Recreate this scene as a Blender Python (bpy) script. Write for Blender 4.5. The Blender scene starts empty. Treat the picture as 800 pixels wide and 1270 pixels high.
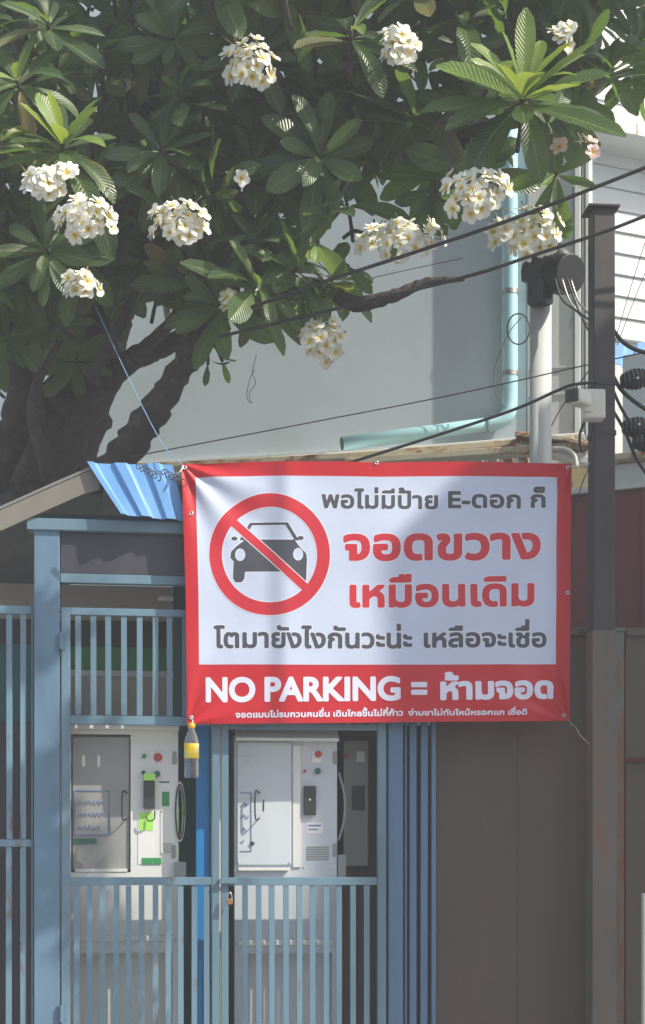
import bpy, math, random
import numpy as np
from mathutils import Vector, Matrix, Euler, Quaternion
R = math.radians
rnd = random.Random(7)
nrs = np.random.RandomState(5)
sc = bpy.context.scene
C = sc.collection

# ------------------------------------------------------------ camera, sky, sun, exposure
FPX, CX, HY, EYE = 1860.0, 400.0, 1060.0, 1.5          # focal length and horizon in photo pixels, eye height
cd = bpy.data.cameras.new('camera'); cam = bpy.data.objects.new('camera', cd); C.objects.link(cam)
cam.location = (0, 0, EYE); cam.rotation_euler = (R(90), 0, 0)
cd.sensor_fit = 'HORIZONTAL'; cd.sensor_width = 36; cd.lens = 36*FPX/800
cd.shift_y = (HY-635)/800; cd.clip_end = 500; cd.clip_start = 0.1
sc.camera = cam
SUN_AZ, SUN_EL = 65, 43                                  # degrees to the right of "behind the camera", elevation
sdir = Vector((math.sin(R(SUN_AZ))*math.cos(R(SUN_EL)), -math.cos(R(SUN_AZ))*math.cos(R(SUN_EL)), math.sin(R(SUN_EL))))
w = bpy.data.worlds.new('World'); sc.world = w; w.use_nodes = True
nt = w.node_tree; sky = nt.nodes.new('ShaderNodeTexSky'); sky.sky_type = 'NISHITA'; sky.sun_disc = False
sky.sun_elevation = R(SUN_EL); sky.sun_rotation = math.atan2(sdir.x, sdir.y)
sky.air_density = 1.0; sky.dust_density = 2.5
nt.links.new(sky.outputs[0], nt.nodes['Background'].inputs[0]); nt.nodes['Background'].inputs[1].default_value = 0.15
sd = bpy.data.lights.new('sun', 'SUN'); sd.energy = 5.0; sd.angle = R(0.55); sd.color = (1, .93, .8)
so = bpy.data.objects.new('sun', sd); C.objects.link(so); so.rotation_euler = sdir.to_track_quat('Z', 'Y').to_euler()
so.location = sdir*20
sc.view_settings.view_transform = 'Standard'; sc.view_settings.look = 'None'; sc.view_settings.gamma = 1
sc.view_settings.exposure = 0.42
VEIL_HAZE = 0.010

# ------------------------------------------------------------ helpers
def at(px, py, Y):
    return Vector(((px-CX)*Y/FPX, Y, EYE+(HY-py)*Y/FPX))

class Frame:                                             # a vertical facade: u along it, w into it, z up
    def __init__(s, px, Y, deg):
        s.o = Vector(((px-CX)*Y/FPX, Y, 0)); s.a = R(deg)
        s.m = Matrix.Translation(s.o) @ Matrix.Rotation(s.a, 4, 'Z'); s.i = s.m.inverted()
    def P(s, px, py, w=0.0):
        d = Vector(((px-CX)/FPX, 1, (HY-py)/FPX))
        o = s.i @ Vector((0, 0, EYE)); dd = s.i.to_3x3() @ d
        t = (w-o.y)/dd.y
        return o+dd*t
    def empty(s, name):
        e = bpy.data.objects.new(name, None); C.objects.link(e); e.empty_display_size = .2
        e.location = s.o; e.rotation_euler = (0, 0, s.a); return e

def tag(o, label=None, cat=None, group=None, kind=None):
    if label: o['label'] = label
    if cat: o['category'] = cat
    if group: o['group'] = group
    if kind: o['kind'] = kind
    return o

def empty(name, loc=(0, 0, 0), rz=0, parent=None):
    e = bpy.data.objects.new(name, None); C.objects.link(e); e.empty_display_size = .2
    e.location = loc; e.rotation_euler = (0, 0, rz); e.parent = parent; return e

def link(name, me, parent=None, mat=None, smooth=False, bevel=0):
    if mat and not me.materials: me.materials.append(mat)
    if smooth: me.polygons.foreach_set('use_smooth', [True]*len(me.polygons))
    o = bpy.data.objects.new(name, me); C.objects.link(o); o.parent = parent
    if bevel:
        b = o.modifiers.new('bevel', 'BEVEL'); b.width = bevel; b.segments = 2; b.limit_method = 'ANGLE'
    return o

class MB:
    def __init__(s): s.v = []; s.f = []
    def box(s, a, b):
        (x0, y0, z0), (x1, y1, z1) = a, b
        x0, x1 = min(x0, x1), max(x0, x1); y0, y1 = min(y0, y1), max(y0, y1); z0, z1 = min(z0, z1), max(z0, z1)
        n = len(s.v)
        s.v += [(x0,y0,z0),(x1,y0,z0),(x1,y1,z0),(x0,y1,z0),(x0,y0,z1),(x1,y0,z1),(x1,y1,z1),(x0,y1,z1)]
        s.f += [tuple(n+i for i in q) for q in ((0,3,2,1),(4,5,6,7),(0,1,5,4),(1,2,6,5),(2,3,7,6),(3,0,4,7))]
        return s
    def beam(s, p, q, wd, ht, up=Vector((0, 0, 1))):     # bar of rectangular section from p to q
        p, q = Vector(p), Vector(q); d = (q-p).normalized(); a = d.cross(up).normalized()*wd/2; b = a.cross(d).normalized()*ht/2
        n = len(s.v)
        for c in (p, q): s.v += [tuple(c-a-b), tuple(c+a-b), tuple(c+a+b), tuple(c-a+b)]
        s.f += [(n+0,n+1,n+2,n+3),(n+7,n+6,n+5,n+4)]+[(n+i, n+4+i, n+4+(i+1)%4, n+(i+1)%4) for i in range(4)]
        return s
    def tube(s, pts, r, n=8, caps=True):
        pts = [Vector(p) for p in pts]; rs = r if hasattr(r, '__len__') else [r]*len(pts)
        up = Vector((0.13, 0.21, 1)).normalized(); prev = None; base = len(s.v)
        for i, p in enumerate(pts):
            d = (pts[min(i+1, len(pts)-1)]-pts[max(i-1, 0)]).normalized()
            if prev is None:
                a = d.cross(up)
                if a.length < .05: a = d.cross(Vector((1, 0, 0)))
            else: a = prev-d*prev.dot(d)
            a.normalize(); prev = a; b = d.cross(a)
            for k in range(n):
                t = 2*math.pi*k/n; s.v.append(tuple(p+(a*math.cos(t)+b*math.sin(t))*rs[i]))
        for i in range(len(pts)-1):
            for k in range(n):
                s.f.append((base+i*n+k, base+i*n+(k+1) % n, base+(i+1)*n+(k+1) % n, base+(i+1)*n+k))
        if caps:
            s.f.append(tuple(base+k for k in reversed(range(n)))); s.f.append(tuple(base+(len(pts)-1)*n+k for k in range(n)))
        return s
    def poly(s, pts, depth, ax=1):                        # extrude an outline along y
        n = len(s.v); m = len(pts)
        s.v += [tuple(p) for p in pts]+[(p[0], p[1]+depth, p[2]) for p in pts]
        s.f += [tuple(range(n, n+m)), tuple(reversed(range(n+m, n+2*m)))]
        s.f += [(n+i, n+m+i, n+m+(i+1) % m, n+(i+1) % m) for i in range(m)]
        return s
    def mesh(s, name='m'):
        me = bpy.data.meshes.new(name); me.from_pydata(s.v, [], s.f); me.update(); return me
    def build(s, name, mat, parent=None, smooth=False, bevel=0):
        return link(name, s.mesh(name), parent, mat, smooth, bevel)

def spline(pts, n=8):                                     # Catmull-Rom through pts
    pts = [Vector(p) for p in pts]; out = []
    P = [pts[0]*2-pts[1]]+pts+[pts[-1]*2-pts[-2]]
    for i in range(1, len(P)-2):
        for k in range(n):
            t = k/n; a, b, c, d = P[i-1], P[i], P[i+1], P[i+2]
            out.append(.5*((2*b)+(c-a)*t+(2*a-5*b+4*c-d)*t*t+(3*b-a-3*c+d)*t**3))
    out.append(pts[-1]); return out

# ------------------------------------------------------------ materials
def mat(name, col, rough=.6, metal=0, spec=.5):
    m = bpy.data.materials.new(name); m.use_nodes = True; b = m.node_tree.nodes['Principled BSDF']
    b.inputs['Base Color'].default_value = (*col, 1); b.inputs['Roughness'].default_value = rough
    b.inputs['Metallic'].default_value = metal; b.inputs['Specular IOR Level'].default_value = spec
    return m
def N(m, t, **k):
    n = m.node_tree.nodes.new('ShaderNode'+t)
    for a, v in k.items(): setattr(n, a, v)
    return n
def L(m, a, b): m.node_tree.links.new(a, b)
def noise(m, scale, detail=6, rough=.6, stretch=(1, 1, 1), geo='Object'):
    tc = N(m, 'TexCoord'); mp = N(m, 'Mapping'); mp.inputs['Scale'].default_value = stretch
    if geo == 'World':
        g = N(m, 'NewGeometry'); L(m, g.outputs['Position'], mp.inputs[0])
    else: L(m, tc.outputs[geo], mp.inputs[0])
    n = N(m, 'TexNoise'); n.inputs['Scale'].default_value = scale; n.inputs['Detail'].default_value = detail
    n.inputs['Roughness'].default_value = rough; L(m, mp.outputs[0], n.inputs['Vector']); return n.outputs['Fac']
def ramp(m, src, stops):
    r = N(m, 'ValToRGB'); e = r.color_ramp.elements
    while len(e) < len(stops): e.new(.5)
    for i, (p, c) in enumerate(stops): e[i].position = p; e[i].color = (*c, 1) if len(c) == 3 else c
    L(m, src, r.inputs[0]); return r.outputs[0]
def mix(m, fac, a, b, mode='MIX'):
    x = N(m, 'Mix', data_type='RGBA', blend_type=mode)
    for i, v in ((0, fac), (6, a), (7, b)):
        if hasattr(v, 'is_output'): L(m, v, x.inputs[i])
        else: x.inputs[i].default_value = v if i == 0 else (*v, 1)
    return x.outputs[2]
def bump(m, src, dist, strength=1):
    b = N(m, 'Bump'); b.inputs['Distance'].default_value = dist; b.inputs['Strength'].default_value = strength
    L(m, src, b.inputs['Height']); L(m, b.outputs[0], m.node_tree.nodes['Principled BSDF'].inputs['Normal'])
def base(m, src): L(m, src, m.node_tree.nodes['Principled BSDF'].inputs['Base Color'])

def worn(name, col, rust=(.16, .07, .03), amount=.35, rough=.5, var=.35, sc_=3, bmp=.001, streak=(1, 1, .25), metal=0):
    m = mat(name, col, rough, metal)
    n1 = noise(m, sc_, 6, .6, streak, 'World'); n2 = noise(m, 22, 8, .7, streak, 'World')
    lo = tuple(c*(1-var) for c in col); hi = tuple(min(1, c*(1+var)) for c in col)
    c1 = ramp(m, n1, [(.3, lo), (.7, hi)])
    mask = ramp(m, mix(m, .5, n1, n2), [(.72-amount*.4, (0, 0, 0)), (.80-amount*.4, (1, 1, 1))])
    base(m, mix(m, mask, c1, rust)); bump(m, n2, bmp)
    return m

M = {}
M['blue'] = worn('blue_paint', (.13, .225, .295), amount=.36, rough=.42, var=.22)
M['blue_shaded'] = worn('shaded_blue_paint', (.08, .165, .27), amount=.28, rough=.42, var=.2)  # same blue paint, darkened in colour for steel standing in shade
M['postblue'] = worn('worn_blue_paint', (.115, .205, .30), (.24, .19, .14), amount=.34, rough=.45, var=.3)
M['steel_dark'] = worn('dark_steel', (.042, .037, .038), (.08, .05, .035), amount=.45, rough=.6, var=.3)
M['pole_grey'] = worn('grey_pole_paint', (.50, .52, .50), (.3, .25, .18), amount=.12, rough=.45, var=.1)
M['gatepost'] = worn('rusty_green_post', (.13, .15, .14), (.17, .085, .05), amount=.62, rough=.7, var=.3)
M['sleeve'] = worn('rust_brown_sleeve', (.115, .10, .085), (.16, .08, .05), amount=.55, rough=.7, var=.3)
M['brown'] = worn('brown_sheet', (.088, .064, .045), (.115, .078, .042), amount=.25, rough=.55, var=.22, sc_=1.3)
M['redwall'] = worn('maroon_sheet', (.17, .05, .055), (.11, .06, .05), amount=.2, rough=.6, var=.2, sc_=1.5)
M['wall'] = mat('grey_blue_render', (.6, .65, .7), .85)
n = noise(M['wall'], 1.1, 8, .65, (1, 1, .6), 'World'); n2 = noise(M['wall'], 90, 4, .6, (1, 1, 1), 'World')
base(M['wall'], ramp(M['wall'], n, [(.22, (.46, .55, .58)), (.5, (.54, .63, .69)), (.8, (.59, .67, .72))])); bump(M['wall'], n2, .0006)
M['white'] = worn('white_wall_paint', (.74, .76, .74), (.30, .31, .28), amount=.10, rough=.8, var=.06, streak=(1, 1, .3))
M['palewall'] = worn('stained_pale_wall', (.58, .60, .57), (.16, .17, .15), amount=.30, rough=.85, var=.10, streak=(1, 1, .3))
M['ochre'] = worn('ochre_wall', (.42, .36, .20), (.2, .14, .08), amount=.3, rough=.85, var=.2)
M['rusty'] = worn('rusty_gutter_paint', (.52, .48, .36), (.30, .12, .04), amount=.55, rough=.7, var=.2, sc_=5, streak=(.5, .5, 1))
M['roofgrey'] = worn('roof_sheet', (.20, .20, .19), (.17, .12, .08), amount=.3, rough=.6, var=.2)
M['rooftan'] = worn('roof_board', (.20, .185, .16), (.12, .10, .08), amount=.25, rough=.7, var=.2)
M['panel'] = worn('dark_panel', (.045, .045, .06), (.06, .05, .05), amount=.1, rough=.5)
M['pipe'] = worn('pale_blue_pipe', (.42, .72, .78), (.38, .45, .42), amount=.15, rough=.35, var=.08)
M['metalband'] = mat('metal_band', (.45, .43, .4), .4, .8)
M['black'] = mat('black_rubber', (.02, .022, .025), .45)
M['cable'] = mat('cable_sheath', (.018, .018, .02), .5)
M['wire'] = mat('thin_wire', (.06, .06, .07), .5)
M['cream'] = worn('cream_plastic', (.62, .62, .56), (.4, .38, .3), amount=.08, rough=.4, var=.05)
M['cabinet'] = worn('white_enamel', (.66, .67, .64), (.35, .33, .3), amount=.1, rough=.3, var=.05)
M['cabinet2'] = worn('cool_grey_enamel', (.52, .56, .60), (.4, .42, .42), amount=.1, rough=.3, var=.06)
M['recess'] = mat('recess_plastic', (.27, .275, .265), .35)
M['darkgrey'] = mat('dark_plastic', (.035, .037, .04), .4)
M['red_knob'] = mat('red_plastic', (.5, .03, .04), .3)
M['green_knob'] = mat('dark_green_plastic', (.02, .12, .09), .3)
M['green'] = mat('green_print', (.03, .26, .08), .45)
M['lime'] = mat('lime_print', (.35, .75, .12), .45)
M['bluecol'] = mat('bright_blue_paint', (.01, .20, .50), .4)
M['tealdark'] = mat('dark_teal_paint', (.02, .12, .14), .5)
M['beige'] = worn('beige_paint', (.50, .47, .42), (.35, .3, .25), amount=.1, rough=.7, var=.08)
M['ink'] = mat('blue_ink', (.13, .20, .42), .6)
M['inkpale'] = mat('pale_print', (.7, .7, .68), .6)
M['brass'] = mat('old_brass', (.45, .24, .13), .4, .8)
M['steel'] = mat('bright_steel', (.6, .6, .6), .3, .9)
M['rope_white'] = mat('white_cord', (.7, .7, .7), .8)
M['rope_blue'] = mat('blue_cord', (.20, .35, .60), .8)
M['concrete'] = worn('concrete', (.36, .35, .33), (.2, .19, .18), amount=.25, rough=.9, var=.15, streak=(1, 1, 1))
M['asphalt'] = worn('asphalt', (.07, .07, .07), (.1, .1, .095), amount=.3, rough=.95, var=.2, streak=(1, 1, 1))
m = M['bluesheet'] = worn('blue_corrugated_sheet', (.14, .34, .66), (.08, .15, .38), amount=.18, rough=.4, var=.15, sc_=6)
m = M['bark'] = mat('frangipani_bark', (.09, .07, .06), .85)
a = noise(m, 14, 8, .65, (1, 1, 1), 'World'); b_ = noise(m, 60, 6, .6, (1, 1, 1), 'World')
base(m, ramp(m, a, [(.3, (.022, .018, .017)), (.55, (.048, .040, .036)), (.78, (.13, .11, .09))])); bump(m, mix(m, .5, a, b_), .012)

def translucent(m, col, fac):
    nt = m.node_tree; out = nt.nodes['Material Output']; p = nt.nodes['Principled BSDF']
    t = N(m, 'BsdfTranslucent'); mx = N(m, 'MixShader'); mx.inputs[0].default_value = fac
    if hasattr(col, 'is_output'): L(m, col, t.inputs[0])
    else: t.inputs[0].default_value = (*col, 1)
    L(m, p.outputs[0], mx.inputs[1]); L(m, t.outputs[0], mx.inputs[2]); L(m, mx.outputs[0], out.inputs[0])

def leaf_mat(name, cols, tcol):
    m = mat(name, cols[1], .36, 0, .6)
    uv = N(m, 'TexCoord'); sp = N(m, 'SeparateXYZ'); L(m, uv.outputs['UV'], sp.inputs[0])
    big = noise(m, 2.6, 2, .5, (1, 1, 1), 'World'); fine = noise(m, 40, 5, .6, (1, 1, 1), 'World')
    c = ramp(m, big, [(.32, cols[0]), (.5, cols[1]), (.68, cols[2])])
    c = mix(m, ramp(m, fine, [(.55, (0, 0, 0)), (.8, (.6, .6, .6))]), c, cols[2])
    # midrib and side veins
    ab = N(m, 'Math', operation='ABSOLUTE'); L(m, sp.outputs[0], ab.inputs[0])
    mid = N(m, 'Math', operation='LESS_THAN'); L(m, ab.outputs[0], mid.inputs[0]); mid.inputs[1].default_value = .055
    k = N(m, 'Math', operation='MULTIPLY_ADD'); L(m, ab.outputs[0], k.inputs[0]); k.inputs[1].default_value = -.16; L(m, sp.outputs[1], k.inputs[2])
    f = N(m, 'Math', operation='MULTIPLY'); L(m, k.outputs[0], f.inputs[0]); f.inputs[1].default_value = 105
    s_ = N(m, 'Math', operation='SINE'); L(m, f.outputs[0], s_.inputs[0])
    g = N(m, 'Math', operation='GREATER_THAN'); L(m, s_.outputs[0], g.inputs[0]); g.inputs[1].default_value = .78
    h = N(m, 'Math', operation='MULTIPLY'); L(m, g.outputs[0], h.inputs[0]); h.inputs[1].default_value = .35
    mm = N(m, 'Math', operation='MAXIMUM'); L(m, mid.outputs[0], mm.inputs[0]); L(m, h.outputs[0], mm.inputs[1])
    mm2 = N(m, 'Math', operation='MULTIPLY'); L(m, mm.outputs[0], mm2.inputs[0]); mm2.inputs[1].default_value = .7
    base(m, mix(m, mm2.outputs[0], c, (.22, .30, .12)))
    bump(m, s_.outputs[0], .0012, .6)
    translucent(m, tcol, .30)
    return m
M['leaf'] = leaf_mat('frangipani_leaf', ((.022, .042, .022), (.040, .078, .028), (.095, .15, .040)), (.24, .40, .05))
M['leaf_young'] = leaf_mat('young_sunlit_leaf', ((.10, .19, .04), (.16, .26, .05), (.24, .33, .07)), (.48, .62, .08))  # young leaves, yellowed and brightened to carry the sunlit look too
M['leaf_old'] = leaf_mat('old_leaf', ((.12, .12, .05), (.15, .17, .06), (.30, .18, .06)), (.35, .28, .08))
m = M['petal'] = mat('frangipani_petal', (.85, .84, .78), .5)
tc = N(m, 'TexCoord'); ln = N(m, 'VectorMath', operation='LENGTH'); L(m, tc.outputs['Object'], ln.inputs[0])
pc = ramp(m, ln.outputs['Value'], [(.006, (.85, .52, .04)), (.0115, (.9, .80, .32)), (.019, (.90, .90, .82))]); base(m, pc); translucent(m, pc, .25)
m = M['petal_pink'] = mat('pink_petal', (.85, .84, .78), .5)
tc = N(m, 'TexCoord'); ln = N(m, 'VectorMath', operation='LENGTH'); L(m, tc.outputs['Object'], ln.inputs[0])
pc = ramp(m, ln.outputs['Value'], [(.006, (.85, .48, .04)), (.012, (.9, .6, .35)), (.02, (.85, .62, .60))]); base(m, pc); translucent(m, pc, .25)
M['stalk'] = mat('flower_stalk', (.16, .17, .07), .6)

# ------------------------------------------------------------ ground
g = MB().box((-60, -60, -.3), (60, 60, 0)); o = g.build('ground', M['concrete']); tag(o, kind='structure')
g = MB().box((-60, -9, .004), (60, 3.2, .008)); o = g.build('road', M['asphalt']); tag(o, kind='structure')

# ------------------------------------------------------------ SHELTER with the blue cage
F = Frame(57, 6.15, 7)
P = F.P
sh = F.empty('vending_shelter')
tag(sh, 'blue painted steel cage shelter with barred gates and grey roof under the tree', 'shelter')
def fbox(x0, y0, x1, y1, w0, w1):                          # box from a photo rectangle on plane w0, running back to w1
    a = P(x0, y1, w0); b = P(x1, y0, w0); return (a.x, w0, a.z), (b.x, w1, b.z)
# posts
p0 = P(42, 0, 0).x; p1 = P(74, 0, 0).x
MB().box((p0, 0, 0), (p1, .10, P(0+57, 650, 0).z)).build('post', M['postblue'], sh, bevel=.004)
q0, q1 = P(482, 0, 0).x, P(500, 0, 0).x
MB().box((q0, 0, 0), (q1, .07, 2.95)).build('post', M['blue_shaded'], sh, bevel=.003)
# header beams
a, b = P(32, 646, -.012), P(500, 661, -.012)
zh = P(150, 646, -.012).z
MB().box((P(33, 0, -.012).x, -.014, zh-.045), (P(500, 0, -.012).x, .075, zh+.003)).build('beam', M['blue'], sh, bevel=.003)
z2 = P(150, 712, 0).z
MB().box((p1+.002, .01, z2-.038), (q0, .05, z2)).build('beam', M['blue'], sh, bevel=.002)
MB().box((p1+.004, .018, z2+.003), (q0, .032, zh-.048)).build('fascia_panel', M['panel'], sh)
# gate leaves and side panel
def leaf(name, x0, x1, rails, bars, w0=.0, st=(11, 9), bw=7.0, label=None, matk='blue', top=755):
    """frame of stiles and rails (photo px) with separate vertical bars as sub-parts"""
    fr = MB()
    zt = P((x0+x1)/2, top, w0).z
    ux0, ux1 = P(x0, 900, w0).x, P(x1, 900, w0).x
    sl, sr = st[0]*.00331, st[1]*.00331
    fr.box((ux0, w0, .08), (ux0+sl, w0+.03, zt)); fr.box((ux1-sr, w0, .08), (ux1, w0+.03, zt))
    for (ya, yb) in rails:
        za, zb = P((x0+x1)/2, ya, w0).z, P((x0+x1)/2, yb, w0).z
        fr.box((ux0+sl+.0005, w0+.002, zb), (ux1-sr-.0005, w0+.028, za))
    o = fr.build(name, M[matk], sh, bevel=.002)
    if label: o['label'] = label
    meshes = {}
    for (ya, yb, n, xa, xb) in bars:
        za = P((x0+x1)/2, ya, w0).z; zb = P((x0+x1)/2, yb, w0).z if yb < 1400 else .10
        bwm = bw*.00331/2
        me = MB().box((-bwm, 0, 0), (bwm, .018, za-zb)).mesh('bar')
        for k in range(n):
            px = xa+(xb-xa)*k/(n-1); u = P(px, 900, w0).x
            br = link('bar', me, o, M[matk]); br.location = (u+rnd.uniform(-.0025, .0025), w0+.006+rnd.uniform(-.001, .001), zb+.0005); br.rotation_euler = (0, rnd.uniform(-.0028, .0028) if ya < 1000 else rnd.uniform(-.0012, .0012), rnd.uniform(-.05, .05))
    return o
bot = 1500
leaf('gate_leaf', 76, 272, [(755, 764), (888, 899), (1088, 1098)],
     [(764.5, 887.5, 9, 97, 249), (1098.5, bot, 11, 95, 257)], label='left gate leaf, closed, shaded')
leaf('gate_leaf', 274.5, 479, [(755, 764), (897, 905), (1088, 1098)],
     [(764.5, 896.5, 11, 300, 455), (1098.5, bot, 10, 305, 455)], st=(9, 11), label='right gate leaf, partly sunlit')
# small rail above lower one
leaf('side_panel', -120, 41, [(750, 760), (1041, 1050)], [(760.5, 1040.5, 8, -98, 29), (1050.5, bot, 8, -98, 29)], w0=.02, st=(6, 2), top=750, label='fixed barred panel left of the post')
leaf('side_panel', 502, 541, [(690, 700)], [(700.5, bot, 1+1, 512, 526)], w0=.05, st=(3, 6), bw=9, matk='blue_shaded', top=690, label='narrow fixed panel right of the gate')
# hinges, latch
for (px, py) in ((76, 795), (76, 1257)):
    a = P(px, py, -.012); h = MB().tube([(a.x, -.012, a.z-.035), (a.x, -.012, a.z+.035)], .009, 10)
    h.box((a.x-.018, -.004, a.z-.03), (a.x+.018, -.0005, a.z+.03)); h.build('hinge', M['postblue'], sh, smooth=False)
a = P(283, 1092, -.02)
h = MB().box((a.x-.035, -.022, a.z-.014), (a.x+.035, -.002, a.z+.008)); h.build('latch', M['blue'], sh, bevel=.002)
# rear wall of the shelter with its printed bands, and floor
bw_ = .95
def band(x0, y0, x1, y1, w0, th, mk, name='sign_band', parent=None):
    p, q = fbox(x0, y0, x1, y1, w0, w0+th); return MB().box(p, q).build(name, M[mk], parent or sh)
band(-140, 735, 540, 1500, bw_, .03, 'beige', 'rear_panel')
for y0, y1, mk in ((773, 800, 'darkgrey'), (805, 829, 'green')):
    band(-40, y0, 300, y1, bw_-.012, .010, mk)
band(80, 834, 300, 838, bw_-.012, .010, 'white')
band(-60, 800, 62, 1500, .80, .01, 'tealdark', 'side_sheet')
# underside light tube
t = MB().tube([P(196, 741, .7), P(260, 742, .7)], .014, 10); o = t.build('lamp_tube', M['white'], sh, smooth=True)
# roof: shallow pitched sheet with rolled front edge, rafters
zf = lambda px, py: P(px, py, -.03)
rp = [zf(-90, 667), zf(0, 628), zf(60, 601), zf(104, 582), zf(124, 576), zf(160, 584), zf(240, 596), zf(540, 605)]
roof = MB(); n = len(rp); Dp = 1.75
for th in (0, -.012):
    for p in rp: roof.v += [(p.x, p.y, p.z+th), (p.x, p.y+Dp, p.z+th-.06)]
for i in range(n-1):
    a = 2*i; roof.f += [(a, a+2, a+3, a+1)]; b = 2*n+2*i; roof.f += [(b, b+1, b+3, b+2)]
    roof.f += [(a, b, b+2, a+2), (a+1, a+3, b+3, b+1)]
roof.f += [(0, 1, 2*n+1, 2*n), (2*n-2, 4*n-2, 4*n-1, 2*n-1)]
roof.build('roof', M['roofgrey'], sh)
fb = MB()                                                 # barge board under the rolled edge
for i in range(4):
    a, b = rp[i], rp[i+1]; n0 = len(fb.v)
    dpt = .085
    for p in (a, b): fb.v += [(p.x, p.y+.004, p.z-.014), (p.x, p.y+.004, p.z-.014-dpt), (p.x, p.y+.03, p.z-.014-dpt), (p.x, p.y+.03, p.z-.010)]
    fb.f += [(n0+k, n0+4+k, n0+4+(k+1) % 4, n0+(k+1) % 4) for k in range(4)]
fb.f += [(3, 2, 1, 0), (12+4, 12+5, 12+6, 12+7)] if len(fb.v) > 19 else []
fb.build('barge_board', M['rooftan'], sh)
for (x, x2) in ():
    a = P(x, 646, .02); b = zf(x2, 600); c = Vector((b.x, .05, b.z-.03))
    MB().beam((a.x, .0, zh+.03), c, .03, .04).build('rafter', M['blue'], sh)
for k in (.25, .8, 1.3):
    MB().box((zf(-60, 0).x, k, zh+.04), (q1, k+.03, zh+.08)).build('purlin', M['blue_shaded'], sh)
a = zf(118, 596)
MB().box((a.x-.09, .06, a.z-.03), (a.x+.03, .09, a.z)).build('bracket', M['panel'], sh)
# cream & bright blue columns between the machines
p, q = fbox(262, 890, 277, 1500, .16, .21); MB().box((p[0], .16, 0), (q[0], .21, zh)).build('column', M['beige'], sh, bevel=.003)
a, b = P(243, 900, .18).x, P(261, 900, .18).x; MB().box((a, .18, 0), (b-.001, .25, zh)).build('column', M['bluecol'], sh, bevel=.003)
a, b = P(215, 900, .45).x, P(262, 900, .45).x; MB().box((a, .45, 0), (b, .48, zh)).build('column', M['tealdark'], sh, bevel=.003)

# padlock
a = P(285, 1117, -.03); pl = empty('padlock', F.m @ a, F.a); tag(pl, 'small coppery padlock hanging from the gate latch', 'padlock')
MB().box((-.012, -.008, -.016), (.012, .008, .008)).build('lock_body', M['brass'], pl, bevel=.003)
MB().tube(spline([(-.008, 0, .006), (-.008, 0, .022), (0, 0, .034), (.008, 0, .022), (.008, 0, .006)], 4), .0028, 8).build('shackle', M['steel'], pl, smooth=True)

# ------------------------------------------------------------ glyphs: font outlines -> signed distance -> print mesh
_gc = {}
def glyph(ch):
    if ch in _gc: return _gc[ch]
    c = bpy.data.curves.new('g', 'FONT'); c.body = ch; c.resolution_u = 6
    o = bpy.data.objects.new('g', c); C.objects.link(o)
    c2 = bpy.data.curves.new('g2', 'FONT'); c2.body = ch+'|'; o2 = bpy.data.objects.new('g2', c2); C.objects.link(o2)
    c3 = bpy.data.curves.new('g3', 'FONT'); c3.body = '|'; o3 = bpy.data.objects.new('g3', c3); C.objects.link(o3)
    bpy.context.view_layer.update(); dg = bpy.context.evaluated_depsgraph_get()
    cu = o.evaluated_get(dg).to_curve(dg)
    segs = []
    for s in cu.splines:
        if s.type == 'BEZIER':
            bp = s.bezier_points; pts = []
            for i in range(len(bp)):
                A, B = bp[i], bp[(i+1) % len(bp)]
                for k in range(6):
                    t = k/6; q = 1-t
                    pts.append(q**3*A.co+3*q*q*t*A.handle_right+3*q*t*t*B.handle_left+t**3*B.co)
        else: pts = [p.co.xyz for p in s.points]
        pts = [(p[0], p[1]) for p in pts]
        segs += [(pts[i], pts[(i+1) % len(pts)]) for i in range(len(pts))]
    o.to_curve_clear(); o.evaluated_get(dg).to_curve_clear()
    me2 = o2.evaluated_get(dg).to_mesh(); r2 = max(v.co.x for v in me2.vertices); me3 = o3.evaluated_get(dg).to_mesh(); r3 = max(v.co.x for v in me3.vertices)
    for x in (o, o2, o3):
        d = x.data; bpy.data.objects.remove(x); bpy.data.curves.remove(d)
    _gc[ch] = (np.array(segs, float).reshape(-1, 4), r2-r3); return _gc[ch]

TONE = '่้๊๋์'; UP = 'ัิีึื็'
def layout(text):
    x = 0; out = []; prev = ''
    for ch in text:
        if ch == ' ': x += .24; prev = ' '; continue
        segs, adv = glyph(ch); dx = dy = 0
        if ch in TONE+UP: dy = .05
        if ch in TONE and prev in UP: dy = .25
        if ch in TONE+UP and prev == 'ป': dx = -.13
        if len(segs): out.append(segs+np.array([x+dx, dy, x+dx, dy]))
        x += adv if ch not in TONE+UP else 0
        prev = ch
    return np.concatenate(out)

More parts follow.
